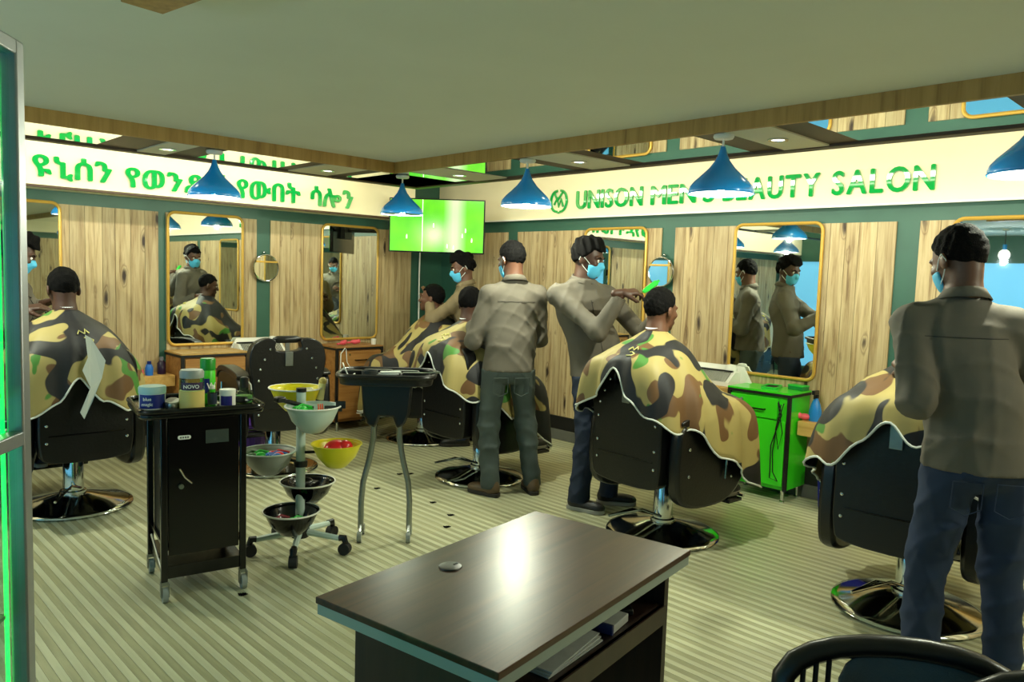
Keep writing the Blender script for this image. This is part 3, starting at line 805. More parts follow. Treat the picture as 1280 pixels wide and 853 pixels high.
# power outlet at the skirting, wire to it
so = thing('wall_socket', 'grey double wall socket low on the wall behind trolley', 'socket', (2.10, YW - 0.022, 0.165))
MB().box((0, -0.008, 0), (0.11, 0.016, 0.06)).build('plate', mat('socket_grey', (170, 172, 168), 0.5), so, bevel=0.003)
for s_ in (-1, 1): MB().cyl((s_ * 0.026, -0.0155, 0), (s_ * 0.026, -0.018, 0), 0.014).build('socket_hole', M_dark, so)
wr = MB(); wr.tube([(1.45, 6.3, 0.2), (1.55, 6.35, 0.08), (1.75, 6.42, 0.04), (1.92, 6.5, 0.08), (2.06, YW - 0.035, 0.15)], 0.006, 6)
tag(wr.build('white_wire', M_white), 'white wire curling along the floor to the wall socket', 'cable')
# bins
def bin_(loc, h, r, m_, label):
    t = thing('waste_bin', label, 'bin', loc)
    MB().lathe([(0, 0), (r * 0.8, 0), (r, h), (r + 0.012, h), (r + 0.012, h - 0.015), (r - 0.004, h - 0.02), (r * 0.78, 0.01), (0, 0.01)], 28, cap=False).build('bin_body', m_, t)
    for k in range(14):
        a = 2 * math.pi * k / 14
        MB().cyl((r * 0.82 * math.cos(a), r * 0.82 * math.sin(a), 0.02), (r * 1.005 * math.cos(a), r * 1.005 * math.sin(a), h - 0.02), 0.004, n=6).build('rib', m_, t)
bin_((5.10, 2.10, 0), 0.36, 0.125, mat('dark_blue_plastic', (18, 24, 130), 0.35), 'dark blue waste bin under the shelf by lime cabinet')
bin_((2.86, 6.02, 0), 0.24, 0.12, M_purple, 'purple waste bin behind the empty chair column')

# ---- barber chair (front faces local +x)
def smooth_outline(pts, n=4):
    P = np.array(pts, float); k = len(P); out = []
    for i in range(k):
        p0, p1, p2, p3 = P[i - 1], P[i], P[(i + 1) % k], P[(i + 2) % k]
        for j in range(n):
            t_ = j / n
            out.append(tuple(0.5 * ((2 * p1) + (-p0 + p2) * t_ + (2 * p0 - 5 * p1 + 4 * p2 - p3) * t_ ** 2 + (-p0 + 3 * p1 - 3 * p2 + p3) * t_ ** 3)))
    return out
def chair_proto():
    t = thing('barber_chair', '', 'chair', group='black barber chairs with round chrome bases')
    MB().lathe([(0, 0), (0.325, 0), (0.335, 0.012), (0.328, 0.024), (0.30, 0.030), (0.20, 0.052), (0.10, 0.078), (0.062, 0.085), (0, 0.085)], 56, cap=False).build('base_disc', M_chrome, t, angle=60)
    MB().lathe([(0.072, 0.06), (0.072, 0.10), (0.058, 0.105), (0.056, 0.335), (0.05, 0.345), (0, 0.345)], 28, cap=False).build('column', M_chrome, t)
    MB().cyl((0, 0, 0.34), (0, 0, 0.43), 0.032).build('piston', M_blackm, t)
    MB().tube([(-0.05, 0.03, 0.12), (-0.16, 0.10, 0.15), (-0.30, 0.16, 0.12)], 0.008, 8).tube([(-0.05, -0.03, 0.12), (-0.14, 0.04, 0.16), (-0.30, 0.16, 0.12)], 0.007, 8).build('pump_lever', M_chrome, t)
    MB().box((-0.02, 0, 0.435), (0.46, 0.40, 0.03)).build('seat_frame', M_blackm, t)
    MB().bb(-0.27, 0.27, -0.245, 0.245, 0.45, 0.56).build('seat', M_vinyl, t, bevel=0.035)
    for s_ in (-1, 1):
        ol = smooth_outline([(-0.30, 0.36), (-0.31, 0.60), (-0.26, 0.735), (0.02, 0.755), (0.22, 0.735), (0.31, 0.66), (0.34, 0.52), (0.30, 0.37), (0.18, 0.27), (0.0, 0.245), (-0.2, 0.27)])
        a_ = MB().prism(ol, 'y', s_ * 0.255, s_ * 0.335).build('side_panel', M_vinyl, t, bevel=0.02)
        MB().prism(smooth_outline([(-0.26, 0.725), (0.05, 0.745), (0.24, 0.725), (0.30, 0.67), (0.31, 0.70), (0.25, 0.765), (0.05, 0.785), (-0.26, 0.765)], 3), 'y', s_ * 0.25, s_ * 0.34).build('arm_pad', M_vinyl, a_, bevel=0.012)
        for x_, z_ in ((-0.22, 0.60), (-0.22, 0.45), (0.18, 0.40)):
            MB().ball((x_, s_ * 0.338, z_), (0.010, 0.006, 0.010), 10, 6).build('stud', M_chrome, a_)
        MB().tube([(0.12, s_ * 0.345, 0.66), (0.10, s_ * 0.352, 0.40)], 0.007, 8).build('tilt_lever', M_chrome, a_)
    # backrest with an open slot near the top and a roll over it
    bk = MB()
    bk.prism(smooth_outline([(-0.245, 0.44), (-0.25, 0.70), (-0.275, 0.86), (-0.245, 0.97), (-0.16, 1.015), (-0.09, 1.00), (-0.085, 0.93), (0.085, 0.93), (0.09, 1.00), (0.16, 1.015), (0.245, 0.97), (0.275, 0.86), (0.25, 0.70), (0.245, 0.44), (0.18, 0.36), (-0.18, 0.36)], 4), 'x', -0.365, -0.275)
    b_ = bk.build('backrest', M_vinyl, t, bevel=0.025)
    MB().tube([(-0.32, y, 1.005) for y in (-0.10, -0.07, 0.07, 0.10)], [0.012, 0.026, 0.026, 0.012], 12).build('top_roll', M_vinyl, b_)
    MB().box((-0.372, 0, 0.87), (0.012, 0.055, 0.10)).build('lock_plate', M_steel, b_, bevel=0.002)
    MB().box((-0.330, 0, 0.945), (0.012, 0.03, 0.07)).build('headrest_post', M_steel, b_)
    for s_ in (-1, 1):
        for y_, z_ in ((0.13, 0.94), (0.17, 0.87), (0.20, 0.80), (0.21, 0.72), (0.21, 0.58), (0.21, 0.48)):
            MB().ball((-0.367, s_ * y_, z_), (0.006, 0.009, 0.009), 10, 6).build('stud', M_chrome, b_)
    MB().bb(-0.37, -0.365, -0.20, 0.20, 0.515, 0.522).build('back_seam', M_blackm, b_, smooth=False)
    MB().tube([(0.20, -0.13, 0.40), (0.38, -0.13, 0.22), (0.46, -0.13, 0.17)], 0.014, 8).tube([(0.20, 0.13, 0.40), (0.38, 0.13, 0.22), (0.46, 0.13, 0.17)], 0.014, 8).build('footrest_arm', M_blackm, t)
    MB().box((0.48, 0, 0.165), (0.14, 0.36, 0.022)).build('footrest', M_blackm, t, bevel=0.005)
    MB().tube([(0.55, -0.19, 0.19), (0.55, 0.19, 0.19)], 0.012, 8).build('footrest_bar', M_chrome, t)
    return t
chair0 = chair_proto()
CH = [(1.32, 5.22, 88, 'black barber chair of the leftmost customer, beside the display case'),
      (2.71, 5.36, 80, 'empty black barber chair with slotted back, behind the bowl stand'),
      (4.26, 5.52, 112, 'black barber chair in the far corner below the television'),
      (3.78, 4.20, -2, 'black barber chair behind the steel-legged tray, beside back-turned barber'),
      (3.80, 2.58, -4, 'black barber chair in the photo\'s middle, customer being clipped with green clipper'),
      (3.81, 1.20, 4, 'black barber chair in front of the rightmost barber')]
for i, (x, y, a, lb) in enumerate(CH):
    o = chair0 if i == 0 else dup(chair0)
    o.location = (x, y, 0); o.rotation_euler = (0, 0, R(a)); o['label'] = lb

# ---- desk in the foreground
dk = thing('desk', 'dark walnut desk with grey edge band in the foreground', 'desk', (1.365, 1.345, 0), R(9.3))
DW, DD, DH = 0.885, 0.535, 0.75
MB().bb(-DW / 2, DW / 2, -DD / 2, DD / 2, DH - 0.016, DH).build('desk_top', M_desk, dk, bevel=0.002, smooth=False)
MB().bb(-DW / 2 + 0.003, DW / 2 - 0.003, -DD / 2 + 0.003, DD / 2 - 0.003, DH - 0.042, DH - 0.0165).build('edge_band', mat('grey_edge_band', (150, 160, 152), 0.45), dk, bevel=0.002, smooth=False)
for x_ in (-DW / 2 + 0.10, DW / 2 - 0.06):
    MB().bb(x_ - 0.012, x_ + 0.012, -DD / 2 + 0.04, DD / 2 - 0.04, 0, DH - 0.042).build('side_panel', M_deskb, dk, smooth=False)
MB().bb(-DW / 2 + 0.11, DW / 2 - 0.07, DD / 2 - 0.08, DD / 2 - 0.06, 0.08, DH - 0.042).build('modesty_panel', M_deskb, dk, smooth=False)
MB().bb(-DW / 2 + 0.11, DW / 2 - 0.07, -DD / 2 + 0.04, DD / 2 - 0.09, DH - 0.165, DH - 0.148).build('shelf', M_deskb, dk, smooth=False)
MB().bb(-DW / 2 + 0.11, DW / 2 - 0.07, -DD / 2 + 0.035, -DD / 2 + 0.05, DH - 0.20, DH - 0.148).build('shelf_front', M_deskb, dk, smooth=False)
gr = MB().lathe([(0, 0.004), (0.022, 0.005), (0.029, 0.0035), (0.031, 0.0), (0, 0.0)], 28, (-0.10, 0.155, DH), cap=False).build('cable_grommet', M_blackp, dk)
MB().box((-0.085, 0.15, DH + 0.0055), (0.014, 0.006, 0.001)).build('grommet_slot', M_rubber, gr)
zs = DH - 0.148
def deskpos(x, y):
    a = R(9.3); return (1.365 + x * math.cos(a) - y * math.sin(a), 1.345 + x * math.sin(a) + y * math.cos(a))
pp = thing('paper_sheets', 'grey printed papers at the left of the desk shelf', 'papers', (*deskpos(-0.05, -0.12), zs), R(9))
for k in range(3): MB().box((0.003 * k, 0.004 * k, 0.003 + 0.004 * k), (0.24, 0.17, 0.0035), rz=0.04 * k).build('sheet', M_paper, pp, smooth=False)
bk_ = thing('notebook', 'pale notebook with blue spine on the desk shelf', 'book', (*deskpos(0.155, -0.12), zs), R(14))
MB().box((0, 0, 0.012), (0.10, 0.17, 0.022)).build('pages', M_paper, bk_, bevel=0.002)
MB().box((-0.048, 0, 0.013), (0.012, 0.172, 0.026)).build('spine', mat('navy_binding', (36, 44, 92), 0.4), bk_, bevel=0.002)
rm = thing('remote_control', 'dark remote control with small keys on the desk shelf', 'remote', (*deskpos(0.285, -0.14), zs), R(50))
MB().box((0, 0, 0.01), (0.13, 0.04, 0.018)).build('remote_body', M_blackp, rm, bevel=0.005)
for k in range(6): MB().box((-0.045 + 0.017 * k, 0.006 * (-1) ** k, 0.0205), (0.009, 0.009, 0.003)).build('key', M_red if k == 1 else M_steel, rm)

# ---- desk chair at the photo's lower right
def desk_chair(loc, rz, label, tall=1.0):
    t = thing('desk_chair', label, 'chair', loc, rz, 'black mesh-back desk chairs')
    P = []
    for i in range(13):
        a = math.pi * i / 12; y_ = 0.245 * math.cos(a) * (1 if abs(math.cos(a)) < 0.98 else 1)
        P.append((-0.20 - 0.05 * math.sin(a), y_, 0.60 + 0.24 * (math.sin(a) ** 0.5 if math.sin(a) > 0 else 0) * tall))
    fr = MB(); fr.tube([(-0.16, 0.20, 0.42)] + P + [(-0.16, -0.20, 0.42)], 0.024, 10); f_ = fr.build('back_frame', M_blackp, t)
    g = np.array([[(-0.20 - 0.055 * math.sin(math.pi * j / 10), 0.235 * math.cos(math.pi * j / 10) * (0.97 if j < 5 else 0.55), 0.46 + (0.14 + 0.225 * tall * (math.sin(math.pi * j / 10) ** 0.5)) * i / 6) for j in range(11)] for i in range(7)])
    MB().grid(g).build('back_mesh', mat('dark_mesh_fabric', (78, 84, 84), 0.75, bump=0.4, nscale=220), t, solid=0.006)
    for k in range(4):
        y_ = -0.228 + 0.026 * k; zt2 = 0.60 + 0.24 * tall * max(0.05, 1 - (y_ / 0.245) ** 2) ** 0.25 - 0.01
        MB().tube([(-0.205, y_, 0.50), (-0.215, y_ + 0.006, zt2)], 0.006, 6).build('side_slat', M_blackp, t)
    MB().bb(-0.20, 0.27, -0.24, 0.24, 0.44, 0.52).build('seat', mat('charcoal_seat', (44, 47, 48), 0.7, bump=0.2, nscale=120), t, bevel=0.03)
    for s_ in (-1, 1):
        MB().tube([(-0.05, s_ * 0.26, 0.46), (-0.02, s_ * 0.28, 0.62), (0.18, s_ * 0.28, 0.62)], 0.016, 8).build('armrest', M_blackp, t)
    MB().cyl((0, 0, 0.10), (0, 0, 0.45), 0.028).build('gas_column', M_blackm, t)
    for k in range(5):
        a = 2 * math.pi * k / 5
        l_ = MB().tube([(0, 0, 0.11), (0.28 * math.cos(a), 0.28 * math.sin(a), 0.075)], [0.024, 0.014], 8).build('base_leg', M_blackp, t)
        MB().cyl((0.28 * math.cos(a) - 0.012 * math.sin(a), 0.28 * math.sin(a) + 0.012 * math.cos(a), 0.03), (0.28 * math.cos(a) + 0.012 * math.sin(a), 0.28 * math.sin(a) - 0.012 * math.cos(a), 0.03), 0.03).build('castor', M_rubber, l_)
    return t
desk_chair((1.53, 0.40, 0), R(220), 'black desk chair with curved mesh back at lower right', 0.55)
desk_chair((1.60, 0.10, 0), R(205), 'dark chair back cut off by the photo\'s lower right corner', 0.62)

# ---- black rolling trolley
TR = thing('salon_trolley', 'tall black rolling trolley with cupboard door carrying jars', 'trolley', (1.437, 3.62, 0), R(-11))
tw, td, th = 0.34, 0.40, 0.86
for sx_ in (-1, 1):
    for sy_ in (-1, 1):
        MB().bb(sx_ * tw / 2 - 0.014, sx_ * tw / 2 + 0.014, sy_ * td / 2 - 0.014, sy_ * td / 2 + 0.014, 0.09, th).build('corner_post', M_blackm, TR, bevel=0.004)
        cst = MB().box((sx_ * tw / 2, sy_ * td / 2, 0.083), (0.03, 0.03, 0.016)).box((sx_ * tw / 2 - 0.016, sy_ * td / 2 - 0.012, 0.055), (0.004, 0.03, 0.06)).box((sx_ * tw / 2 + 0.016, sy_ * td / 2 - 0.012, 0.055), (0.004, 0.03, 0.06)).build('castor', M_steel, TR)
        MB().cyl((sx_ * tw / 2 - 0.011, sy_ * td / 2 - 0.015, 0.034), (sx_ * tw / 2 + 0.011, sy_ * td / 2 - 0.015, 0.034), 0.034, n=20).build('wheel', mat('clear_grey_wheel', (140, 146, 140), 0.3), cst)
for z_ in (0.10, 0.23):
    MB().bb(-tw / 2, tw / 2, -td / 2, td / 2, z_, z_ + 0.015 + (0.04 if z_ < 0.2 else 0)).build('shelf_plate', M_blackm, TR, smooth=False)
MB().bb(-tw / 2 + 0.014, tw / 2 - 0.014, -td / 2 + 0.02, td / 2 - 0.02, 0.24, th - 0.04).build('cupboard', M_blackp, TR, smooth=False)
dr = MB().bb(-tw / 2 + 0.018, tw / 2 - 0.018, -td / 2 - 0.004, -td / 2 + 0.02, 0.205, th - 0.035).build('door', M_blackm, TR, bevel=0.003)
MB().cyl((-0.10, -td / 2 - 0.004, 0.52), (-0.10, -td / 2 - 0.02, 0.52), 0.011).build('knob', M_steel, dr)
MB().tube([(-0.105, -td / 2 - 0.012, 0.60), (-0.085, -td / 2 - 0.014, 0.56), (-0.055, -td / 2 - 0.012, 0.53)], 0.004, 8).build('handle_strip', M_chrome, dr)
MB().prism([(x - 0.085, z + 0.74) for x, z in rrect(0.055, 0.018, 0.008)], 'y', -td / 2 - 0.007, -td / 2 - 0.003).build('name_plate', M_white, dr, smooth=False)
for k in range(4): MB().box((-0.100 + 0.010 * k, -td / 2 - 0.0075, 0.74), (0.006, 0.001, 0.007)).build('plate_mark', M_blk, dr, smooth=False)
MB().box((0.055, -td / 2 - 0.006, 0.735), (0.10, 0.004, 0.06)).build('window_plate', mat('dull_glass_plate', (70, 78, 72), 0.15), dr, smooth=False)
for z_ in (0.44, 0.66): MB().box((tw / 2 + 0.003, -td / 2 - 0.006, z_), (0.016, 0.012, 0.018)).build('hinge', M_steel, dr)
MB().cyl((-tw / 2 - 0.002, -td / 2 + 0.05, 0.12), (-tw / 2 - 0.002, td / 2 - 0.05, 0.20), 0.006).build('side_bar', M_steel, TR)
MB().prism(rrect(tw + 0.20, td + 0.06, 0.06), 'z', th - 0.03, th - 0.002).build('top_tray', M_blackm, TR, bevel=0.01)
MB().tube([(x, y, th + 0.004) for x, y in rrect(tw + 0.19, td + 0.05, 0.055)], 0.011, 8, closed=True).build('tray_rim', M_blackm, TR)
def on_trolley(x, y):
    a = R(-11); return (1.437 + x * math.cos(a) - y * math.sin(a), 3.62 + x * math.sin(a) + y * math.cos(a), th)
zt = th
def label_wrap(t, r, z0, z1, m_, name='label', a0=-150, a1=-10, sx=1.0):
    g = np.array([[(sx * (r + 0.0008) * math.cos(R(a)), (r + 0.0008) * math.sin(R(a)), z) for a in np.linspace(a0, a1, 20)] for z in (z0, z1)])
    return MB().grid(g).build(name, m_, t, angle=180)
def text_on(parent, body, size, loc, m_, rx=90, rz=0, sx=1.0):
    cu = bpy.data.curves.new('lettering', 'FONT'); cu.body = body; cu.size = size; cu.align_x = 'CENTER'; cu.extrude = 0.0003; cu.offset = 0.0004
    ob = bpy.data.objects.new('lettering_tmp', cu); COL.objects.link(ob); bpy.context.view_layer.update()
    me = bpy.data.meshes.new_from_object(ob.evaluated_get(bpy.context.evaluated_depsgraph_get())); bpy.data.objects.remove(ob)
    me.materials.clear(); me.materials.append(m_)
    o = bpy.data.objects.new('lettering', me); COL.objects.link(o); o.parent = parent
    o.location = loc; o.rotation_euler = (R(rx), 0, R(rz)); o.scale = (sx, 1, 1)
    return o
M_navy = mat('navy_label', (26, 40, 130), 0.4); M_ivory = mat('ivory_label', (214, 190, 110), 0.5)
tub = lathe_thing('cream_tub', 'white tub with pale lid and blue label, leftmost on trolley', 'tub', on_trolley(-0.20, -0.10),
    [('tub_body', [(0, 0), (0.050, 0), (0.054, 0.004), (0.054, 0.075), (0, 0.075)], M_white), ('lid', [(0, 0.072), (0.057, 0.072), (0.058, 0.098), (0.054, 0.104), (0, 0.104)], mat('pale_aqua_lid', (170, 205, 205), 0.35))], rz=R(-28))
label_wrap(tub, 0.054, 0.008, 0.07, M_navy)
text_on(tub, 'blue', 0.02, (-0.012, -0.0575, 0.045), M_white); text_on(tub, 'magic', 0.02, (-0.012, -0.0575, 0.022), M_white)
jar = lathe_thing('powder_jar', 'tall clear jar of beige powder with dark label on trolley', 'jar', on_trolley(-0.045, -0.16),
    [('jar_glass', [(0, 0), (0.050, 0), (0.053, 0.005), (0.053, 0.135), (0.049, 0.145), (0, 0.145)], M_jar), ('powder', [(0, 0.003), (0.0515, 0.003), (0.0515, 0.085), (0, 0.09)], M_ivory), ('lid', [(0, 0.142), (0.051, 0.142), (0.052, 0.168), (0.047, 0.178), (0, 0.178)], mat('grey_lid', (150, 156, 152), 0.35))], rz=R(-24))
label_wrap(jar, 0.0535, 0.004, 0.086, M_ivory, 'paper_band', -170, 10)
label_wrap(jar, 0.053, 0.09, 0.125, mat('maroon_navy_label', (58, 40, 74), 0.45), a0=-140, a1=-30)
text_on(jar, 'NOVO', 0.022, (0.0, -0.0555, 0.10), M_white)
can = lathe_thing('spray_can', 'bright green aerosol can with darker green cap on trolley', 'can', on_trolley(0.05, -0.03),
    [('can_body', [(0, 0), (0.033, 0), (0.034, 0.004), (0.034, 0.15), (0.03, 0.16), (0, 0.16)], mat('lime_can', (80, 220, 50), 0.25)), ('cap', [(0, 0.158), (0.034, 0.158), (0.035, 0.205), (0.032, 0.213), (0, 0.213)], mat('mid_green_cap', (30, 150, 40), 0.3))], rz=R(-24))
label_wrap(can, 0.034, 0.05, 0.12, M_navy, a0=-130, a1=-75)
text_on(can, 'W', 0.045, (0.016, -0.034, 0.07), M_white, rz=35)
lathe_thing('gel_tube', 'small clear bottle with dark label in front of green can', 'bottle', on_trolley(0.045, -0.15),
    [('bottle_body', [(0, 0), (0.020, 0), (0.021, 0.07), (0.014, 0.085), (0, 0.085)], M_jar), ('label', [(0.0205, 0.015), (0.0213, 0.065)], mat('slate_label', (40, 52, 70), 0.4)), ('cap', [(0, 0.083), (0.012, 0.083), (0.012, 0.10), (0, 0.10)], M_white)])
wj = lathe_thing('white_jar', 'short white jar with navy label right of green can', 'jar', on_trolley(0.115, -0.14),
    [('jar_body', [(0, 0), (0.033, 0), (0.035, 0.004), (0.035, 0.062), (0, 0.062)], M_white), ('lid', [(0, 0.06), (0.036, 0.06), (0.036, 0.078), (0, 0.079)], M_white)], rz=R(-20))
label_wrap(wj, 0.035, 0.006, 0.05, mat('indigo_label', (36, 30, 120), 0.4), a0=-150, a1=-60)
ob_ = lathe_thing('oil_bottle', 'pale green glass bottle with black dropper cap, rightmost on trolley', 'bottle', on_trolley(0.205, -0.08),
    [('bottle_glass', [(0, 0), (0.038, 0), (0.041, 0.008), (0.040, 0.045), (0.024, 0.06), (0.020, 0.062), (0.020, 0.074), (0, 0.074)], M_jar), ('oil', [(0, 0.003), (0.037, 0.003), (0.037, 0.035), (0, 0.036)], mat('pale_green_oil', (120, 160, 110), 0.2)), ('cap', [(0, 0.073), (0.020, 0.073), (0.019, 0.12), (0.012, 0.125), (0, 0.125)], M_blackp)])
MB().tube([(0.018, -0.005, 0.10), (0.028, -0.01, 0.085), (0.03, -0.012, 0.06)], 0.004, 6).build('dropper', M_white, ob_)
for i, (x_, y_, a_) in enumerate(((-0.12, -0.08, 60), (-0.10, -0.11, 50), (0.16, -0.07, -50))):
    c_ = thing('hair_clipper', ['black hair clipper lying left of the powder jar', 'silver edged clipper leaning by the powder jar', 'black clipper between white jar and oil bottle'][i], 'clipper', on_trolley(x_, y_), R(a_), 'clippers lying on the trolley')
    MB().prism(smooth_outline([(-0.07, -0.02), (0.05, -0.022), (0.07, 0.0), (0.05, 0.022), (-0.07, 0.018)], 3), 'z', 0.004, 0.034).build('clipper_body', M_blackp if i != 1 else M_steel, c_, bevel=0.006)
    MB().box((0.075, 0, 0.02), (0.02, 0.038, 0.008)).build('blade', M_chrome, c_)

# ---- white bowl stand on castors
BS = thing('bowl_stand', 'white rolling stand with a pole and five plastic tinting bowls', 'stand', (2.01, 3.66, 0))
MB().cyl((0, 0, 0.10), (0, 0, 0.86), 0.0245, n=20).build('pole', M_bowlw, BS)
MB().lathe([(0, 0.075), (0.045, 0.075), (0.05, 0.09), (0.05, 0.12), (0.035, 0.135), (0, 0.135)], 20, cap=False).build('hub', M_blackp, BS)
MB().lathe([(0.026, 0.46), (0.036, 0.46), (0.036, 0.49), (0.026, 0.49)], 20).build('clamp_ring', M_blackp, BS)
MB().cyl((0, 0, 0.86), (0, 0, 0.88), 0.027, n=20).build('pole_cap', M_blackp, BS)
for k in range(5):
    a = R(18 + 72 * k); c_, s_ = math.cos(a), math.sin(a)
    l_ = MB().tube([(0.03 * c_, 0.03 * s_, 0.105), (0.235 * c_, 0.235 * s_, 0.085)], [0.019, 0.015], 8).build('leg', M_bowlw, BS)
    MB().tube([(0.225 * c_, 0.225 * s_, 0.088), (0.25 * c_, 0.25 * s_, 0.09), (0.262 * c_, 0.262 * s_, 0.06)], [0.018, 0.020, 0.014], 8).build('castor_fork', M_blackp, l_)
    MB().cyl((0.255 * c_ - 0.02 * s_, 0.255 * s_ + 0.02 * c_, 0.032), (0.255 * c_ + 0.02 * s_, 0.255 * s_ - 0.02 * c_, 0.032), 0.032, n=18).build('castor_wheel', M_rubber, l_)
def bowl(name_m, x, y, z, r, h, rim=None, label=None):
    o = MB().lathe([(0, 0.0), (r * 0.30, 0.0), (r * 0.42, h * 0.06), (r * 0.78, h * 0.45), (r * 0.96, h * 0.86), (r, h), (r * 1.05, h * 1.0), (r * 1.05, h * 0.97), (r * 0.97, h * 0.94), (r * 0.93, h * 0.84), (r * 0.74, h * 0.46), (r * 0.40, h * 0.10), (0, h * 0.05)], 36, (x, y, z), cap=False).build('bowl', name_m, BS, angle=50)
    if label: o['label'] = label
    if rim is not None:
        MB().tube([(x + r * 1.045 * math.cos(a), y + r * 1.045 * math.sin(a), z + h * 0.985) for a in np.linspace(0, 2 * math.pi, 36, endpoint=False)], 0.0045, 6, closed=True).build('rim', rim, o)
    dx = math.hypot(x, y)
    if dx > 0.05:
        MB().tube([(x * 0.025 / dx, y * 0.025 / dx, z + h * 0.55), (x * (1 - 0.8 * r / dx), y * (1 - 0.8 * r / dx), z + h * 0.6)], 0.008, 8).build('bowl_arm', M_blackp, o)
    return o
ix, iy = 0.718, -0.696     # image-right direction on the floor
nx, ny = -0.48, -0.877     # towards the camera
def off(r_, n_): return (ix * r_ + nx * n_, iy * r_ + ny * n_)
B1 = off(0.06, 0.10); B2 = off(-0.17, 0.02); B3 = off(0.19, 0.02); B4 = off(-0.045, 0.12); B5 = off(0.04, -0.10); B6 = off(-0.03, -0.13)
bowl(M_bowlw, *B1, 0.665, 0.135, 0.14, M_white, 'pale grey bowl at the top of the stand')
bowl(M_bowlg, *B2, 0.415, 0.135, 0.13, M_bowlw, 'grey bowl at the left of the stand')
bowl(M_yellow, *B3, 0.465, 0.128, 0.13, None, 'yellow bowl at the right of the stand')
bowl(M_blackm, *B4, 0.125, 0.138, 0.13, M_white, 'black bowl low at the front of the stand')
bowl(M_blackm, *B5, 0.23, 0.14, 0.125, M_white, 'black bowl low at the right of the stand')
bowl(M_yellow, *B6, 0.73, 0.135, 0.135, M_white, 'yellow bowl behind the stand top')
def stand_item(name, label, cat, pos, z, build):
    t = thing(name, label, cat, (2.01 + pos[0], 3.66 + pos[1], z)); build(t); return t
def clip_(m_, n=3, r=0.024):
    def f(t):
        for k in range(n):
            a = 2.1 * k
            MB().ball((r * 1.4 * math.cos(a), r * 1.4 * math.sin(a), 0.012 + 0.008 * k), (r, r * 0.7, r * 0.7), 12, 7).build('lobe', m_, t)
        MB().tube([(-r * 1.6, 0, 0.03), (0, 0.01, 0.045), (r * 1.8, -0.01, 0.03)], 0.007, 8).build('grip', m_, t)
    return f
stand_item('sponge', 'red sponge heaped in the yellow bowl', 'sponge', B3, 0.528, lambda t: (MB().ball((0, 0, 0.03), (0.075, 0.06, 0.055), 18, 10).build('sponge_body', M_red, t), MB().ball((0.03, -0.03, 0.045), (0.045, 0.04, 0.04), 14, 8).build('sponge_fold', M_red, t)))
stand_item('hair_clip', 'green hair clips lying in the top pale bowl', 'clip', (B1[0] - 0.045, B1[1] + 0.02), 0.765, clip_(M_gplast, 3, 0.026))
stand_item('tint_brush', 'black tinting brush resting in the top pale bowl', 'brush', (B1[0] - 0.02, B1[1] + 0.05), 0.77, lambda t: (MB().tube([(-0.10, 0.05, 0.06), (0.05, 0.0, 0.01)], 0.012, 8).build('handle', M_blackp, t), MB().box((-0.11, 0.055, 0.064), (0.05, 0.05, 0.03)).build('brush_head', M_blackp, t, bevel=0.008)))
stand_item('orange_clip', 'pair of orange sectioning clips in the top pale bowl', 'clip', (B1[0] + 0.02, B1[1] - 0.03), 0.76, lambda t: [MB().tube([(0.012 * k, 0, 0.0), (0.012 * k - 0.004, 0.004, 0.055)], [0.006, 0.003], 8).build('clip_arm', M_orange, t) for k in range(3)])
stand_item('black_comb', 'black comb sticking out of the top pale bowl rim', 'comb', (B1[0] + 0.085, B1[1] - 0.06), 0.76, lambda t: MB().box((0.0, 0.0, 0.03), (0.09, 0.012, 0.03), rz=-0.6).box((0.03, -0.022, 0.05), (0.05, 0.01, 0.04), rz=-0.6).build('comb_body', M_blackp, t, bevel=0.003))
stand_item('cream_tube', 'yellow capped cream tube in the rear yellow bowl', 'tube', (B6[0] + 0.10, B6[1] - 0.08), 0.80, lambda t: (MB().cyl((0, 0, 0.0), (0.01, -0.01, 0.09), 0.022, 0.02).build('tube_body', mat('pale_cream_plastic', (226, 220, 160), 0.4), t), MB().ball((0.012, -0.012, 0.10), 0.022).build('cap', M_ivory, t)))
stand_item('white_cup', 'white cup standing in the rear yellow bowl', 'cup', (B6[0] + 0.05, B6[1] - 0.04), 0.80, lambda t: MB().lathe([(0, 0), (0.024, 0), (0.028, 0.06), (0.025, 0.06), (0.02, 0.005)], 18, cap=False).build('cup_body', M_white, t))
for nm, lb, dx_, m_ in (('green_sponge', 'green ball of foam in the left grey bowl', (-0.03, 0.03), M_gplast), ('blue_sponge', 'blue scalp brush in the left grey bowl', (0.025, -0.045), M_bplast), ('red_brush', 'red bristle brush at the right of left grey bowl', (0.05, -0.02), M_red), ('striped_ball', 'dark green and orange roller in the left grey bowl', (-0.07, 0.04), mat('moss_plastic', (40, 84, 36), 0.4))):
    stand_item(nm, lb, 'brush', (B2[0] + dx_[0], B2[1] + dx_[1]), 0.495, clip_(m_, 3, 0.030))
stand_item('green_clip', 'bright green clip in the low front black bowl', 'clip', (B4[0] + 0.025, B4[1] - 0.02), 0.175, clip_(M_gplast, 3, 0.024))
stand_item('red_clip', 'dark red clip in the low front black bowl', 'clip', (B4[0] - 0.04, B4[1] + 0.03), 0.18, clip_(mat('wine_plastic', (130, 24, 40), 0.4), 3, 0.022))
stand_item('charger', 'black charger with coiled cord in the right black bowl', 'charger', B5, 0.29, lambda t: (MB().box((0.02, 0, 0.04), (0.10, 0.05, 0.03), rz=0.5).build('charger_body', M_blackp, t, bevel=0.006), MB().tube([(0.05 * math.cos(a) - 0.03, 0.05 * math.sin(a), 0.045 + 0.004 * a) for a in np.linspace(0, 9, 26)], 0.005, 6).build('cord', M_blackp, t), MB().tube([(-0.04, 0.0, 0.06), (-0.09, 0.03, 0.10), (-0.08, 0.06, 0.06)], 0.003, 6).build('thin_wire', M_steel, t)))

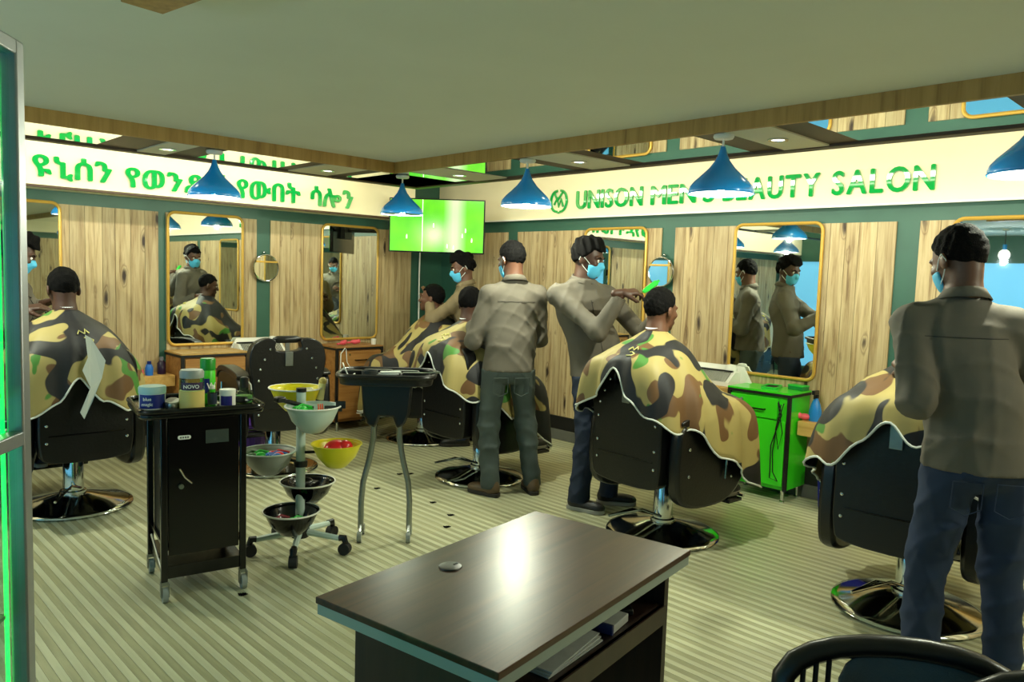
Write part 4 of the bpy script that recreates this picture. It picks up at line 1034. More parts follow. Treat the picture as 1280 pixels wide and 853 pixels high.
# ---- black tray trolley on bent steel legs
ST = thing('tray_trolley', 'black plastic tool tray on two bent steel legs with castors', 'trolley', (2.46, 3.52, 0), R(-40))
tr = [(x, y) for x, y in rrect(0.50, 0.34, 0.09)]
P = MB(); P.prism(tr, 'z', 0.895, 0.915); P.build('tray_floor', M_blackp, ST, bevel=0.005)
MB().tube([(x, y, 0.945) for x, y in rrect(0.52, 0.36, 0.10)], 0.014, 8, closed=True).build('tray_rim', M_blackp, ST)
MB().grid(np.array([[(x * k, y * k, z) for x, y in tr + tr[:1]] for k, z in ((0.99, 0.90), (1.03, 0.945))])).build('tray_wall', M_blackp, ST)
MB().prism([(-0.14, 0.895), (0.14, 0.895), (0.125, 0.72), (0.10, 0.665), (0.06, 0.645), (0.035, 0.71), (-0.035, 0.71), (-0.06, 0.645), (-0.10, 0.665), (-0.125, 0.72)], 'y', -0.06, 0.06).build('leg_housing', M_blackp, ST, bevel=0.012)
for s_ in (-1, 1):
    lg = MB().tube([(s_ * 0.07, 0, 0.72), (s_ * 0.072, 0, 0.58), (s_ * 0.095, 0, 0.45), (s_ * 0.125, 0, 0.33), (s_ * 0.135, 0, 0.22), (s_ * 0.135, 0, 0.06)], 0.0165, 12).build('leg', M_steel, ST)
    for yy in (-0.05, 0.09):
        MB().tube([(s_ * 0.135, 0, 0.09), (s_ * 0.135, yy * 0.6, 0.065), (s_ * 0.135, yy, 0.055)], 0.010, 8).build('castor_stem', M_steel, lg)
        MB().cyl((s_ * 0.135 - 0.012, yy, 0.03), (s_ * 0.135 + 0.012, yy, 0.03), 0.03, n=20).build('castor_wheel', mat('clear_grey_wheel', (140, 146, 140), 0.3), lg)
def st_item(name, label, cat, x, y, f):
    a = R(-40); t = thing(name, label, cat, (2.46 + x * math.cos(a) - y * math.sin(a), 3.52 + x * math.sin(a) + y * math.cos(a), 0.915), a); f(t); return t
st_item('scissors_case', 'white folded cloth lying in the black tool tray', 'cloth', 0.0, -0.09, lambda t: [MB().box((0.012 * k, 0.004 * k, 0.03 + 0.009 * k), (0.11, 0.05, 0.008), rz=0.12 * k).build('fold', M_wcloth, t, bevel=0.003) for k in range(3)])
st_item('tool_cup', 'grey plastic cup standing in the black tool tray', 'cup', -0.09, -0.08, lambda t: MB().lathe([(0, 0), (0.04, 0), (0.045, 0.055), (0.042, 0.055), (0.037, 0.005)], 18, cap=False).build('cup_body', M_dark, t))
for k, (x_, y_, lb) in enumerate(((-0.17, 0.0, 'black clipper at the left end of the tool tray'), (0.10, 0.03, 'black clipper in the middle of the tool tray'), (0.17, -0.05, 'black trimmer at the right end of the tool tray'), (-0.05, 0.06, 'black dryer nozzle at the back of the tool tray'))):
    st_item('hair_clipper', lb, 'clipper', x_, y_, lambda t: (MB().prism(smooth_outline([(-0.075, -0.022), (0.05, -0.025), (0.075, 0.0), (0.05, 0.025), (-0.075, 0.02)], 3), 'z', 0.0, 0.045).build('clipper_body', M_blackp, t, bevel=0.008), MB().box((0.08, 0, 0.025), (0.02, 0.04, 0.008)).build('blade', M_chrome, t), MB().tube([(-0.07, 0, 0.02), (-0.10, 0.03, 0.03), (-0.07, 0.07, 0.02), (0.0, 0.08, 0.03)], 0.005, 6).build('cord', M_blackp, t)))
st_item('metal_comb', 'thin metal comb jutting over the right rim of the tool tray', 'comb', 0.24, -0.06, lambda t: (MB().tube([(-0.08, 0, 0.035), (0.05, 0.0, 0.05)], 0.006, 6).build('comb_spine', M_steel, t), MB().box((-0.06, 0.01, 0.033), (0.07, 0.02, 0.003)).build('comb_teeth', M_steel, t)))
wl = MB(); a_ = R(-40)
wl.tube([(2.30, 3.60, 0.945), (2.25, 3.58, 0.93), (2.23, 3.60, 0.99), (2.26, 3.66, 1.0)], 0.004, 6)
tag(wl.build('white_lead', M_white), 'thin white lead hanging off the tray\'s left side', 'cable')

# ---- glazed display case at the left edge
uu = np.array([math.cos(R(54)), math.sin(R(54))]); vv = np.array([-uu[1], uu[0]])
DCp = np.array([0.346, 1.741])
DC = thing('display_case', 'aluminium framed glass display case lit green at the left edge', 'display case', (DCp[0], DCp[1], 0), R(54))
# local +x = away from the camera, +y = left; the visible corner post is the origin
dl, dw, dh = 0.42, 0.95, 1.915
for x_ in (-dl, 0):
    for y_ in (0, dw): MB().bb(x_ - 0.016, x_ + 0.016, y_ - 0.016, y_ + 0.016, 0, dh).build('post', M_alu, DC, bevel=0.004)
for z_ in (0.03, 1.155, dh - 0.014):
    for y_ in (0, dw): MB().bb(-dl, 0, y_ - 0.015, y_ + 0.015, z_ - 0.014, z_ + 0.014).build('rail', M_alu, DC, bevel=0.003)
    for x_ in (-dl, 0): MB().bb(x_ - 0.015, x_ + 0.015, 0, dw, z_ - 0.014, z_ + 0.014).build('rail', M_alu, DC, bevel=0.003)
MB().bb(-dl, 0, -0.002, 0.002, 0.05, dh - 0.03).build('side_glass', M_glass, DC, smooth=False)
MB().bb(-0.002, 0.002, 0.016, dw, 0.05, dh - 0.03).build('door_glass', M_glass, DC, smooth=False)
MB().bb(-dl - 0.002, -dl + 0.002, 0.016, dw, 0.05, dh - 0.03).build('door_glass', M_glass, DC, smooth=False)
MB().bb(-dl, 0, dw - 0.012, dw - 0.004, 0.05, dh - 0.03).build('back_panel', M_glass, DC, smooth=False)
SHZ = (0.42, 0.80, 1.24, 1.60)
for z_ in SHZ: MB().bb(-dl + 0.02, -0.02, 0.02, dw - 0.02, z_ - 0.004, z_ + 0.004).build('glass_shelf', mat('green_edge_glass', (120, 200, 150), 0.1, trans=0.85), DC, smooth=False)
for x_, y_ in ((-0.02, 0.0205), (-dl + 0.026, 0.026), (-0.026, dw - 0.03)):
    MB().cyl((x_, y_, 0.05), (x_, y_, dh - 0.04), 0.004, n=10).build('led_tube', M_gled, DC)
for k, (x_, y_, z_, m_, lb) in enumerate(((-0.12, 0.12, 0.804, mat('teal_plastic', (60, 150, 130), 0.4), 'teal jar on the lower display case shelf'), (-0.24, 0.2, 0.804, M_jar, 'clear glass jar on the lower display case shelf'), (-0.12, 0.15, 0.424, mat('aqua_plastic', (120, 200, 180), 0.4), 'aqua tub on the bottom display case shelf'), (-0.15, 0.14, 1.244, M_jar, 'small glass jar on the middle display case shelf'))):
    p = DCp + uu * x_ + vv * y_
    lathe_thing('case_jar', lb, 'jar', (p[0], p[1], z_), [('jar_body', [(0, 0), (0.045, 0), (0.05, 0.01), (0.05, 0.08), (0, 0.085)], m_), ('lid', [(0, 0.082), (0.052, 0.082), (0.052, 0.105), (0, 0.108)], M_white)], 'jars in the display case')
point_light('case_glow', (-0.2, 0.3, 1.0), 2.0, (0.05, 1.0, 0.3), 0.05, DC)
# ================================================================== PEOPLE
# bodies and clothes are smooth-union distance fields turned into meshes with surface nets
def surface_nets(F, o, h):
    nx_, ny_, nz_ = F.shape
    S = F < 0
    acc = np.zeros((nx_ - 1, ny_ - 1, nz_ - 1, 3)); cnt = np.zeros((nx_ - 1, ny_ - 1, nz_ - 1))
    cor = [(0, 0, 0), (1, 0, 0), (0, 1, 0), (1, 1, 0), (0, 0, 1), (1, 0, 1), (0, 1, 1), (1, 1, 1)]
    edges = [(0, 1), (2, 3), (4, 5), (6, 7), (0, 2), (1, 3), (4, 6), (5, 7), (0, 4), (1, 5), (2, 6), (3, 7)]
    sl = lambda c: (slice(c[0], nx_ - 1 + c[0]), slice(c[1], ny_ - 1 + c[1]), slice(c[2], nz_ - 1 + c[2]))
    for a, b in edges:
        fa, fb = F[sl(cor[a])], F[sl(cor[b])]
        m_ = (fa < 0) != (fb < 0)
        t_ = np.where(m_, fa / np.where(m_, fa - fb, 1), 0)
        ca, cb_ = np.array(cor[a]), np.array(cor[b])
        acc += np.where(m_[..., None], ca + t_[..., None] * (cb_ - ca), 0); cnt += m_
    act = cnt > 0
    idx = -np.ones(act.shape, int); idx[act] = np.arange(act.sum())
    I = np.argwhere(act)
    V = (I + acc[act] / cnt[act][:, None]) * h + o
    quads = []
    for ax in range(3):
        A = [slice(None)] * 3; B = [slice(None)] * 3
        A[ax] = slice(0, -1); B[ax] = slice(1, None)
        sa, sb_ = S[tuple(A)], S[tuple(B)]
        u, v = (ax + 1) % 3, (ax + 2) % 3
        ch = sa != sb_
        K = np.argwhere(ch); flip = sa[ch]
        ok = (K[:, u] > 0) & (K[:, v] > 0) & (K[:, u] < F.shape[u] - 1) & (K[:, v] < F.shape[v] - 1)
        K, flip = K[ok], flip[ok]
        e = np.eye(3, dtype=int)
        c0, c1, c2, c3 = K - e[u] - e[v], K - e[v], K, K - e[u]
        q = np.stack([idx[tuple(c.T)] for c in (c0, c1, c2, c3)], 1)
        q[~flip] = q[~flip][:, ::-1]
        quads.append(q)
    Q = np.concatenate(quads); Q = Q[(Q >= 0).all(1)]
    return V, Q

class Field:
    """list of primitives; each is f(P)->distance, merged with a smooth minimum"""
    def __init__(s, k=0.02): s.p = []; s.cut = []; s.k = k; s.lo = np.full(3, 1e9); s.hi = np.full(3, -1e9); s.disp = None
    def _b(s, P, r):
        P = np.atleast_2d(P); s.lo = np.minimum(s.lo, P.min(0) - r); s.hi = np.maximum(s.hi, P.max(0) + r)
    def cone(s, a, b, ra, rb, k=None):
        a, b = np.array(a, float), np.array(b, float); d = b - a; L2 = max(d @ d, 1e-9); s._b([a, b], max(ra, rb))
        def f(P):
            t_ = np.clip(((P - a) @ d) / L2, 0, 1)
            return np.linalg.norm(P - a - t_[..., None] * d, axis=-1) - (ra + (rb - ra) * t_)
        s.p.append((f, k)); return s
    def ecol(s, a, b, ra, rb, M, ratio, k=None):
        a, b = np.array(a, float), np.array(b, float); s._b([a, b], max(ra, rb))
        A = np.zeros(3); Bq = (b - a) @ M; Bq = Bq * np.array([1 / ratio, 1, 1]); L2 = max(Bq @ Bq, 1e-9)
        def f(P):
            q = ((P - a) @ M) * np.array([1 / ratio, 1, 1])
            t_ = np.clip((q @ Bq) / L2, 0, 1)
            return (np.linalg.norm(q - t_[..., None] * Bq, axis=-1) - (ra + (rb - ra) * t_)) * min(1.0, ratio) ** 0.5
        s.p.append((f, k)); return s
    def chain(s, pts, rs, k=None):
        for i in range(len(pts) - 1): s.cone(pts[i], pts[i + 1], rs[i], rs[i + 1], k)
        return s
    def ell(s, c, r, M=None, k=None):
        c, r = np.array(c, float), np.array(r, float); s._b(c, r.max())
        def f(P):
            q = P - c
            if M is not None: q = q @ M
            k0 = np.linalg.norm(q / r, axis=-1); k1 = np.linalg.norm(q / (r * r), axis=-1)
            return k0 * (k0 - 1) / np.maximum(k1, 1e-6)
        s.p.append((f, k)); return s
    def eval(s, P):
        d = None
        for f, k in s.p:
            e = f(P); k = s.k if k is None else k
            if d is None: d = e
            else:
                h = np.clip(0.5 + 0.5 * (d - e) / k, 0, 1); d = e * h + d * (1 - h) - k * h * (1 - h)
        if s.disp is not None: d = d + s.disp(P)
        for f, k in s.cut:
            e = f(P)
            if k < 1e-6: d = np.maximum(d, e)
            else:
                h = np.clip(0.5 + 0.5 * (d - e) / k, 0, 1); d = d * h + e * (1 - h) + k * h * (1 - h)
        return d
    def below(s, n, c, k=1e-7):
        """keep only the side where (P-c).n < 0"""
        n = nrm(n); c = np.array(c, float); s.cut.append((lambda P: (P - c) @ n, k)); return s
    def mesh(s, h, pad=0.03):
        lo, hi = s.lo - pad, s.hi + pad
        ax = [np.arange(lo[i], hi[i] + h, h) for i in range(3)]
        G = np.stack(np.meshgrid(*ax, indexing='ij'), -1)
        return surface_nets(s.eval(G), lo, h)

def add_field(mb, F, h, base, pad=0.03):
    V, Q = F.mesh(h, pad)
    mb.add(V - np.array(base), [tuple(q) for q in Q]); return mb

def folds(seed, amp=0.006, freq=22.0):
    """soft undulation plus sharper crease ridges, warped so that they never run straight"""
    r_ = np.random.default_rng(seed); D = [(nrm(r_.normal(size=3) * np.array([1, 1, 0.8])), freq * (0.5 + 0.8 * r_.random()), r_.random() * 6.28) for _ in range(5)]
    W = [(nrm(r_.normal(size=3)), 6 * (0.6 + r_.random()), r_.random() * 6.28) for _ in range(4)]
    def f(P):
        ws = [np.sin(P @ d * fr + ph) for d, fr, ph in W]
        w_ = sum(ws) * 0.5; out = 0
        for k, (d, fr, ph) in enumerate(D):
            n_ = np.sin(P @ d * fr + ph + 1.7 * w_)
            out = out + n_ * 0.15 - (1 - np.abs(n_)) ** 3 * np.clip(0.1 + 1.0 * ws[k % 4], 0, 1)
        return amp * out
    return f

def rotz(a): c, s_ = math.cos(a), math.sin(a); return np.array([[c, -s_, 0], [s_, c, 0], [0, 0, 1.0]])
def roty(a): c, s_ = math.cos(a), math.sin(a); return np.array([[c, 0, s_], [0, 1, 0], [-s_, 0, c]])
def rotx(a): c, s_ = math.cos(a), math.sin(a); return np.array([[1, 0, 0], [0, c, -s_], [0, s_, c]])

def head_parts(mb_body, root, base, hc, yaw_, pit, skin, neck_base, hair='short', mask=True, sc=1.0, seed=0, tilt=0.0):
    """hc: head centre in world; yaw (deg) and pitch (deg, + looks down)"""
    M = rotz(R(yaw_)) @ roty(R(pit)) @ rotx(R(tilt))
    w = lambda p: np.array(hc) + M @ (np.array(p, float) * sc)
    F = Field(0.018)
    F.ell(w((-0.012, 0, 0.030)), np.array((0.098, 0.077, 0.092)) * sc, M)
    F.ell(w((0.030, 0, -0.022)), np.array((0.066, 0.063, 0.086)) * sc, M)
    F.ell(w((0.040, 0, -0.074)), np.array((0.048, 0.049, 0.040)) * sc, M)
    F.ell(w((0.076, 0, -0.096)), np.array((0.020, 0.022, 0.018)) * sc, M)
    F.cone(w((0.090, 0, 0.012)), w((0.110, 0, -0.028)), 0.008 * sc, 0.0135 * sc, 0.012)
    for s_ in (-1, 1):
        F.ell(w((0.100, s_ * 0.014, -0.031)), np.array((0.010, 0.009, 0.008)) * sc, M, 0.008)
        F.cone(w((0.088, s_ * 0.014, 0.026)), w((0.076, s_ * 0.048, 0.024)), 0.009 * sc, 0.008 * sc, 0.014)
        F.ell(w((0.068, s_ * 0.040, -0.020)), np.array((0.022, 0.020, 0.018)) * sc, M, 0.02)
        F.ell(w((-0.006, s_ * 0.080, -0.008)), np.array((0.022, 0.009, 0.033)) * sc, M @ rotz(s_ * -0.35), 0.006)
    F.cone(w((0.094, -0.018, -0.060)), w((0.094, 0.018, -0.060)), 0.009 * sc, 0.009 * sc, 0.008)
    F.cone(w((0.091, -0.015, -0.072)), w((0.091, 0.015, -0.072)), 0.009 * sc, 0.009 * sc, 0.008)
    nb = np.array(neck_base, float)
    F.cone(w((-0.022, 0, -0.05)), nb, 0.056 * sc, 0.060 * sc, 0.025)
    F.cone(nb, nb + np.array([0, 0, -0.06]), 0.060, 0.062, 0.03)
    ev = [w((0.094, s_ * 0.031, 0.004)) for s_ in (-1, 1)]
    F.cut.append((lambda P: 0.0145 * sc - np.linalg.norm(P - ev[0], axis=-1), 0.008)); F.cut.append((lambda P: 0.0145 * sc - np.linalg.norm(P - ev[1], axis=-1), 0.008))
    add_field(mb_body, F, 0.0058, base)
    # hair: scalp shell cut by the hairline
    H = Field(0.02)
    th = {'short': 0.010, 'fade': 0.008, 'tall': 0.024, 'curly': 0.028}[hair]
    H.ell(w((-0.014, 0, 0.034)), np.array((0.098 + th * 0.7, 0.077 + th * 0.7, 0.092 + th)) * sc, M)
    if hair in ('tall', 'curly'): H.ell(w((0.018, 0, 0.090)), np.array((0.075, 0.066, 0.060)) * sc, M)
    r_ = np.random.default_rng(seed + 50); ds = [(nrm(r_.normal(size=3)), (105 if hair in ('curly', 'tall') else 210) * (0.7 + 0.6 * r_.random()), r_.random() * 6) for _ in range(5)]
    am = 0.0034 if hair in ('curly', 'tall') else 0.0010
    H.disp = lambda P: am * sum(np.sin(P @ d * f_ + p_) for d, f_, p_ in ds)
    Mi = M
    def hairline(P):
        q = (P - np.array(hc)) @ Mi / sc
        # lower bound of the hair as a function of front-back position
        zl = np.where(q[..., 0] > 0.045, 0.058 + (q[..., 0] - 0.045) * 0.15 + 2.2 * np.clip(np.abs(q[..., 1]) - 0.03, 0, 1) * 0.25, np.where(q[..., 0] > 0.0, 0.004 + q[..., 0] * 1.2, -0.052 + np.clip(q[..., 0] + 0.09, 0, 0.09) * 0.62))
        return zl - q[..., 2]
    H.cut.append((hairline, 0.006))
    hm = MB(); add_field(hm, H, 0.0062, base); hm.build('hair', M_hair, root, angle=180)
    for s_ in (-1, 1):
        e_ = MB().ball(np.array(w((0.083, s_ * 0.031, 0.004))) - base, 0.0105 * sc, 12, 8).build('eye', M_eye, root)
        MB().ball(np.array(w((0.0905, s_ * 0.031, 0.004))) - base, 0.0055 * sc, 8, 6).build('iris', M_iris, e_)
        MB().tube([np.array(w(p)) - base for p in ((0.097, s_ * 0.014, 0.022), (0.093, s_ * 0.034, 0.029), (0.080, s_ * 0.052, 0.022))], [0.003, 0.004, 0.002], 6).build('eyebrow', M_hair, root)
    if mask:
        K = Field(0.016)
        K.ell(w((0.034, 0, -0.040)), np.array((0.076, 0.069, 0.074)) * sc, M)
        K.ell(w((0.044, 0, -0.078)), np.array((0.056, 0.054, 0.046)) * sc, M)
        K.cone(w((0.092, 0, -0.006)), w((0.108, 0, -0.030)), 0.014 * sc, 0.018 * sc)
        r0 = lambda P: (P - np.array(hc)) @ M / sc
        K.cut.append((lambda P: np.maximum(0.040 - r0(P)[..., 0] + 0.35 * (r0(P)[..., 2] + 0.05) * 0, np.maximum(r0(P)[..., 2] - 0.006 + np.abs(r0(P)[..., 1]) * 0.55, -0.118 - r0(P)[..., 2])), 1e-7))
        km = MB(); add_field(km, K, 0.0055, base); k_ = km.build('face_mask', M_mask, root, angle=180)
        for s_ in (-1, 1):
            MB().tube([np.array(w(p)) - base for p in ((0.045, s_ * 0.064, -0.024), (0.012, s_ * 0.080, 0.004), (-0.016, s_ * 0.092, 0.016), (-0.026, s_ * 0.088, -0.012), (0.008, s_ * 0.074, -0.05), (0.045, s_ * 0.060, -0.078))], 0.0022, 6).build('ear_loop', M_maskw, k_)

def hand(mb, base, wrist, tip_dir, palm_n, side, curl=0.5, sc=1.0, spread=0.0):
    """tip_dir: direction of the fingers; palm_n: direction the palm faces; side=+1 thumb on the +y side"""
    x = nrm(tip_dir); z = -nrm(np.array(palm_n) - x * (np.array(palm_n) @ x)); y = np.cross(z, x)
    M = np.stack([x, y, z], 1)
    w = lambda p: np.array(wrist) + M @ (np.array([p[0], p[1] * side, p[2]], float) * sc)
    F = Field(0.010)
    F.cone(w((-0.05, 0, 0)), w((0.01, 0, 0)), 0.026 * sc, 0.026 * sc)
    for yy, l_ in ((0.028, 0.082), (0.010, 0.088), (-0.009, 0.084), (-0.027, 0.074)):
        F.cone(w((0.012, yy * 0.7, 0)), w((l_, yy, 0)), 0.0155 * sc, 0.0125 * sc, 0.012)
    for i, (yy, x0_, ln) in enumerate(((0.029, 0.083, 0.070), (0.010, 0.090, 0.078), (-0.009, 0.086, 0.072), (-0.027, 0.076, 0.056))):
        p = np.array([x0_, yy, 0.0]); a = 0.15 + 0.10 * i * curl; pts = [p]; seg = (0.45, 0.32, 0.23)
        for j in range(3):
            a += curl * (0.55 + 0.12 * i * 0.5)
            p = p + ln * seg[j] * np.array([math.cos(a), spread * yy * 6 * (1 - curl), -math.sin(a)]); pts.append(p)
        F.chain([w(q) for q in pts], [0.0095 * sc, 0.0090 * sc, 0.0082 * sc, 0.0068 * sc], 0.004)
    tp = [(0.018, 0.026, -0.006), (0.045, 0.050, -0.018), (0.070, 0.056, -0.030 - 0.012 * curl), (0.088, 0.048 - 0.012 * curl, -0.036 - 0.02 * curl)]
    F.chain([w(q) for q in tp], [0.015 * sc, 0.0125 * sc, 0.0105 * sc, 0.008 * sc], 0.006)
    add_field(mb, F, 0.0048, base, 0.015)

def shoe(root, base, ankle, toe_dir, m_, sole_m, sc=1.0):
    x = nrm(np.array([toe_dir[0], toe_dir[1], 0])); M = np.stack([x, np.cross([0, 0, 1], x), [0, 0, 1.0]], 1)
    gz = ankle[2]
    w = lambda p: np.array([ankle[0], ankle[1], gz]) + M @ (np.array(p, float) * sc)
    F = Field(0.025)
    F.ell(w((-0.015, 0, 0.052)), np.array((0.058, 0.040, 0.050)) * sc, M)
    F.ell(w((0.075, 0, 0.040)), np.array((0.095, 0.044, 0.034)) * sc, M)
    F.ell(w((0.135, 0, 0.036)), np.array((0.055, 0.043, 0.027)) * sc, M)
    F.cone(w((-0.02, 0, 0.05)), w((-0.02, 0, 0.105)), 0.042 * sc, 0.040 * sc)
    F.below((0, 0, -1), w((0, 0, 0.022))); F.below((0, 0, 1), w((0, 0, 0.115)))
    mb = MB(); add_field(mb, F, 0.0085, base); s_ = mb.build('shoe', m_, root, angle=180)
    ol = [(-0.072, -0.025), (-0.075, 0.025), (-0.03, 0.040), (0.06, 0.043), (0.12, 0.047), (0.17, 0.034), (0.190, 0.0), (0.17, -0.034), (0.12, -0.047), (0.06, -0.043), (-0.03, -0.040)]
    ol = smooth_outline(ol, 3)
    sm = MB(); sm.prism(ol, 'z', 0.0, 0.026)
    sm.v = [tuple(w(v) - base) for v in sm.v]
    sm.build('sole', sole_m, s_, bevel=0.004)
    for k in range(4): MB().tube([np.array(w((0.035 + 0.02 * k, -0.02, 0.083 - 0.007 * k))) - base, np.array(w((0.035 + 0.02 * k, 0.02, 0.083 - 0.007 * k))) - base], 0.003, 6).build('lace', M_blk, s_)

def person(label, base_xy, facing, lean, head, yaw_, pit, arms, feet, trouser_m, skin, hair, mask=True, shirt_m=None, shoe_m=None, sole_m=None, seed=1, hips=None, hem=0.86, neck=None, cat='person', tilt=0.0):
    """standing figure. arms: list of (elbow, wrist, tipdir, palm_n, side, curl) in world; side +1 = left arm"""
    base = np.array([base_xy[0], base_xy[1], 0.0])
    root = thing('person', label, cat, tuple(base))
    Fm = rotz(R(facing)); f_, l_ = Fm[:, 0], Fm[:, 1]; U = np.array([0, 0, 1.0])
    hd = np.array(head, float)
    pel = base + U * 0.93 if hips is None else np.array(hips, float)
    nb = hd - U * 0.135 - rotz(R(yaw_))[:, 0] * 0.035 if neck is None else np.array(neck, float)
    che = pel + (nb - pel) * 0.60; wai = pel + (nb - pel) * 0.22
    shc = nb - U * 0.10
    shL, shR = shc + l_ * 0.175, shc - l_ * 0.175
    hipL, hipR = pel + l_ * 0.09, pel - l_ * 0.09
    legs = []
    for (fx_, fy_, td), hp in zip(feet, (hipL, hipR)):
        an = np.array([fx_, fy_, 0.09]); kn = (hp + an) / 2 + nrm([math.cos(R(td)), math.sin(R(td)), 0]) * 0.035; kn[2] = 0.49
        legs.append((hp, kn, an, td))
    # ---- body (one continuous skin surface under the clothes)
    B = Field(0.04)
    B.ell(pel - U * 0.02, (0.09, 0.12, 0.09), Fm); B.ell(wai, (0.08, 0.11, 0.11), Fm); B.ell(che, (0.08, 0.12, 0.14), Fm)
    B.cone(shL - U * 0.02, shR - U * 0.02, 0.04, 0.04)
    for hp, kn, an, td in legs: B.chain([hp - U * 0.02, kn, an], [0.072, 0.05, 0.038])
    for s_, sh in ((1, shL), (-1, shR)):
        for el, wr, td, pn, side, cu in arms:
            if side == s_: B.chain([sh - U * 0.02, el, wr], [0.04, 0.034, 0.026])
    mb = MB(); add_field(mb, B, 0.016, base)
    for el, wr, td, pn, side, cu in arms: hand(mb, base, wr, td, pn, side, cu)
    head_parts(mb, root, base, hd, yaw_, pit, skin, nb, hair, mask, seed=seed, tilt=tilt)
    mb.build('body', skin, root, angle=180)
    # ---- shirt with sleeves
    S = Field(0.035)
    S.ecol(shc - U * 0.10, wai, 0.176, 0.160, Fm, 0.70); S.ecol(wai, pel - U * 0.16, 0.160, 0.186, Fm, 0.78)
    S.ell(shc - U * 0.11 + f_ * 0.012, (0.118, 0.165, 0.13), Fm)
    S.cone(shL - U * 0.012, shR - U * 0.012, 0.058, 0.058); S.cone(nb - U * 0.035, shL - l_ * 0.03, 0.058, 0.058); S.cone(nb - U * 0.035, shR + l_ * 0.03, 0.058, 0.058); S.cone(shc + U * 0.0, nb - U * 0.02, 0.085, 0.066)
    for el, wr, td, pn, side, cu in arms:
        sh = shL if side > 0 else shR
        d = nrm(np.array(wr) - np.array(el))
        S.chain([sh, np.array(el, float), np.array(wr) - d * 0.035], [0.063, 0.055, 0.043], 0.03)
    S.below((0, 0, -1), pel - U * (pel[2] - hem)); S.below((0, 0, 1), nb + U * 0.005)
    for el, wr, td, pn, side, cu in arms:
        d = nrm(np.array(wr) - np.array(el)); c_ = np.array(wr) - d * 0.035
        S.cut.append((lambda P, c_=c_, d=d: np.where(np.linalg.norm(P - c_, axis=-1) < 0.13, (P - c_) @ d, -1.0), 1e-7))
    S.disp = folds(seed, 0.0085, 25)
    sm = MB(); add_field(sm, S, 0.0115, base); sh_o = sm.build('shirt', shirt_m or M_shirt, root, angle=180)
    # collar band, back yoke seam, cuffs
    cm = MB(); n_ = 26
    cp = [[nb + Fm @ np.array([math.cos(a) * r_ - 0.002, math.sin(a) * r_, z_ - 0.018 * math.cos(a)]) - base for a in np.linspace(0.25, 2 * math.pi - 0.25, n_)] for r_, z_ in ((0.074, -0.005), (0.067, 0.020), (0.071, 0.024), (0.094, -0.012))]
    cm.grid(np.array(cp)); cm.build('collar', shirt_m or M_shirt, sh_o, solid=0.004)
    for el, wr, td, pn, side, cu in arms:
        d = nrm(np.array(wr) - np.array(el)); c_ = np.array(wr) - d * 0.035
        MB().cyl(c_ - d * 0.05 - base, c_ + d * 0.004 - base, 0.043, 0.041, 18).build('cuff', shirt_m or M_shirt, sh_o)
    # button placket down the front and yoke seam across the back, laid on the shirt surface
    def on_shirt(p, d):
        ts = np.linspace(0.02, 0.32, 90); e = S.eval(p + ts[:, None] * np.asarray(d))
        k = np.argmax(e > 0); return p + d * (ts[k] + 0.0005) - base
    ax_ = lambda q: pel + (shc - pel) * q
    M_seam = mat('shirt_seam', (58, 53, 47), 0.8)
    MB().tube([on_shirt(ax_(q), f_) for q in np.linspace(0.0, 0.93, 16)], 0.0022, 6).build('placket', M_seam, sh_o)
    for q in np.linspace(0.05, 0.9, 6): MB().ball(on_shirt(ax_(q), nrm(f_ + 0.06 * l_)), 0.005, 8, 6).build('button', M_seam, sh_o)
    MB().tube([on_shirt(shc - U * 0.045, nrm(-f_ + l_ * y_)) for y_ in np.linspace(-1.6, 1.6, 21)], 0.0014, 6).build('yoke_seam', M_seam, sh_o)
    # ---- trousers
    T = Field(0.03)
    T.ell(pel - U * 0.02, (0.112, 0.145, 0.115), Fm); T.ell(pel - f_ * 0.035 - U * 0.06, (0.095, 0.14, 0.095), Fm)
    for hp, kn, an, td in legs: T.chain([hp - U * 0.03, kn, an - U * 0.02], [0.094, 0.070, 0.060], 0.03)
    T.below((0, 0, 1), base + U * (hem + 0.012)); T.below((0, 0, -1), base + U * 0.055); T.disp = folds(seed + 9, 0.009, 30)
    tm = MB(); add_field(tm, T, 0.0125, base); tr_o = tm.build('trousers', trouser_m, root, angle=180)
    for s_ in (-1, 1):   # back pockets
        c_ = pel - f_ * 0.128 + l_ * (0.072 * s_) - U * 0.165
        pk = [c_ + l_ * a * 0.050 + U * z_ + f_ * 0.012 * (1 if z_ < 0 else 0) for a, z_ in ((-1, 0.06), (1, 0.06), (1, -0.04), (0, -0.065), (-1, -0.04))]
        MB().tube([p - base for p in pk], 0.0022, 6, closed=True).build('pocket_seam', trouser_m, tr_o)
    for hp, kn, an, td in legs:
        shoe(root, base, (an[0], an[1], 0.0), (math.cos(R(td)), math.sin(R(td))), shoe_m or M_shoe, sole_m or M_soled)
    return root

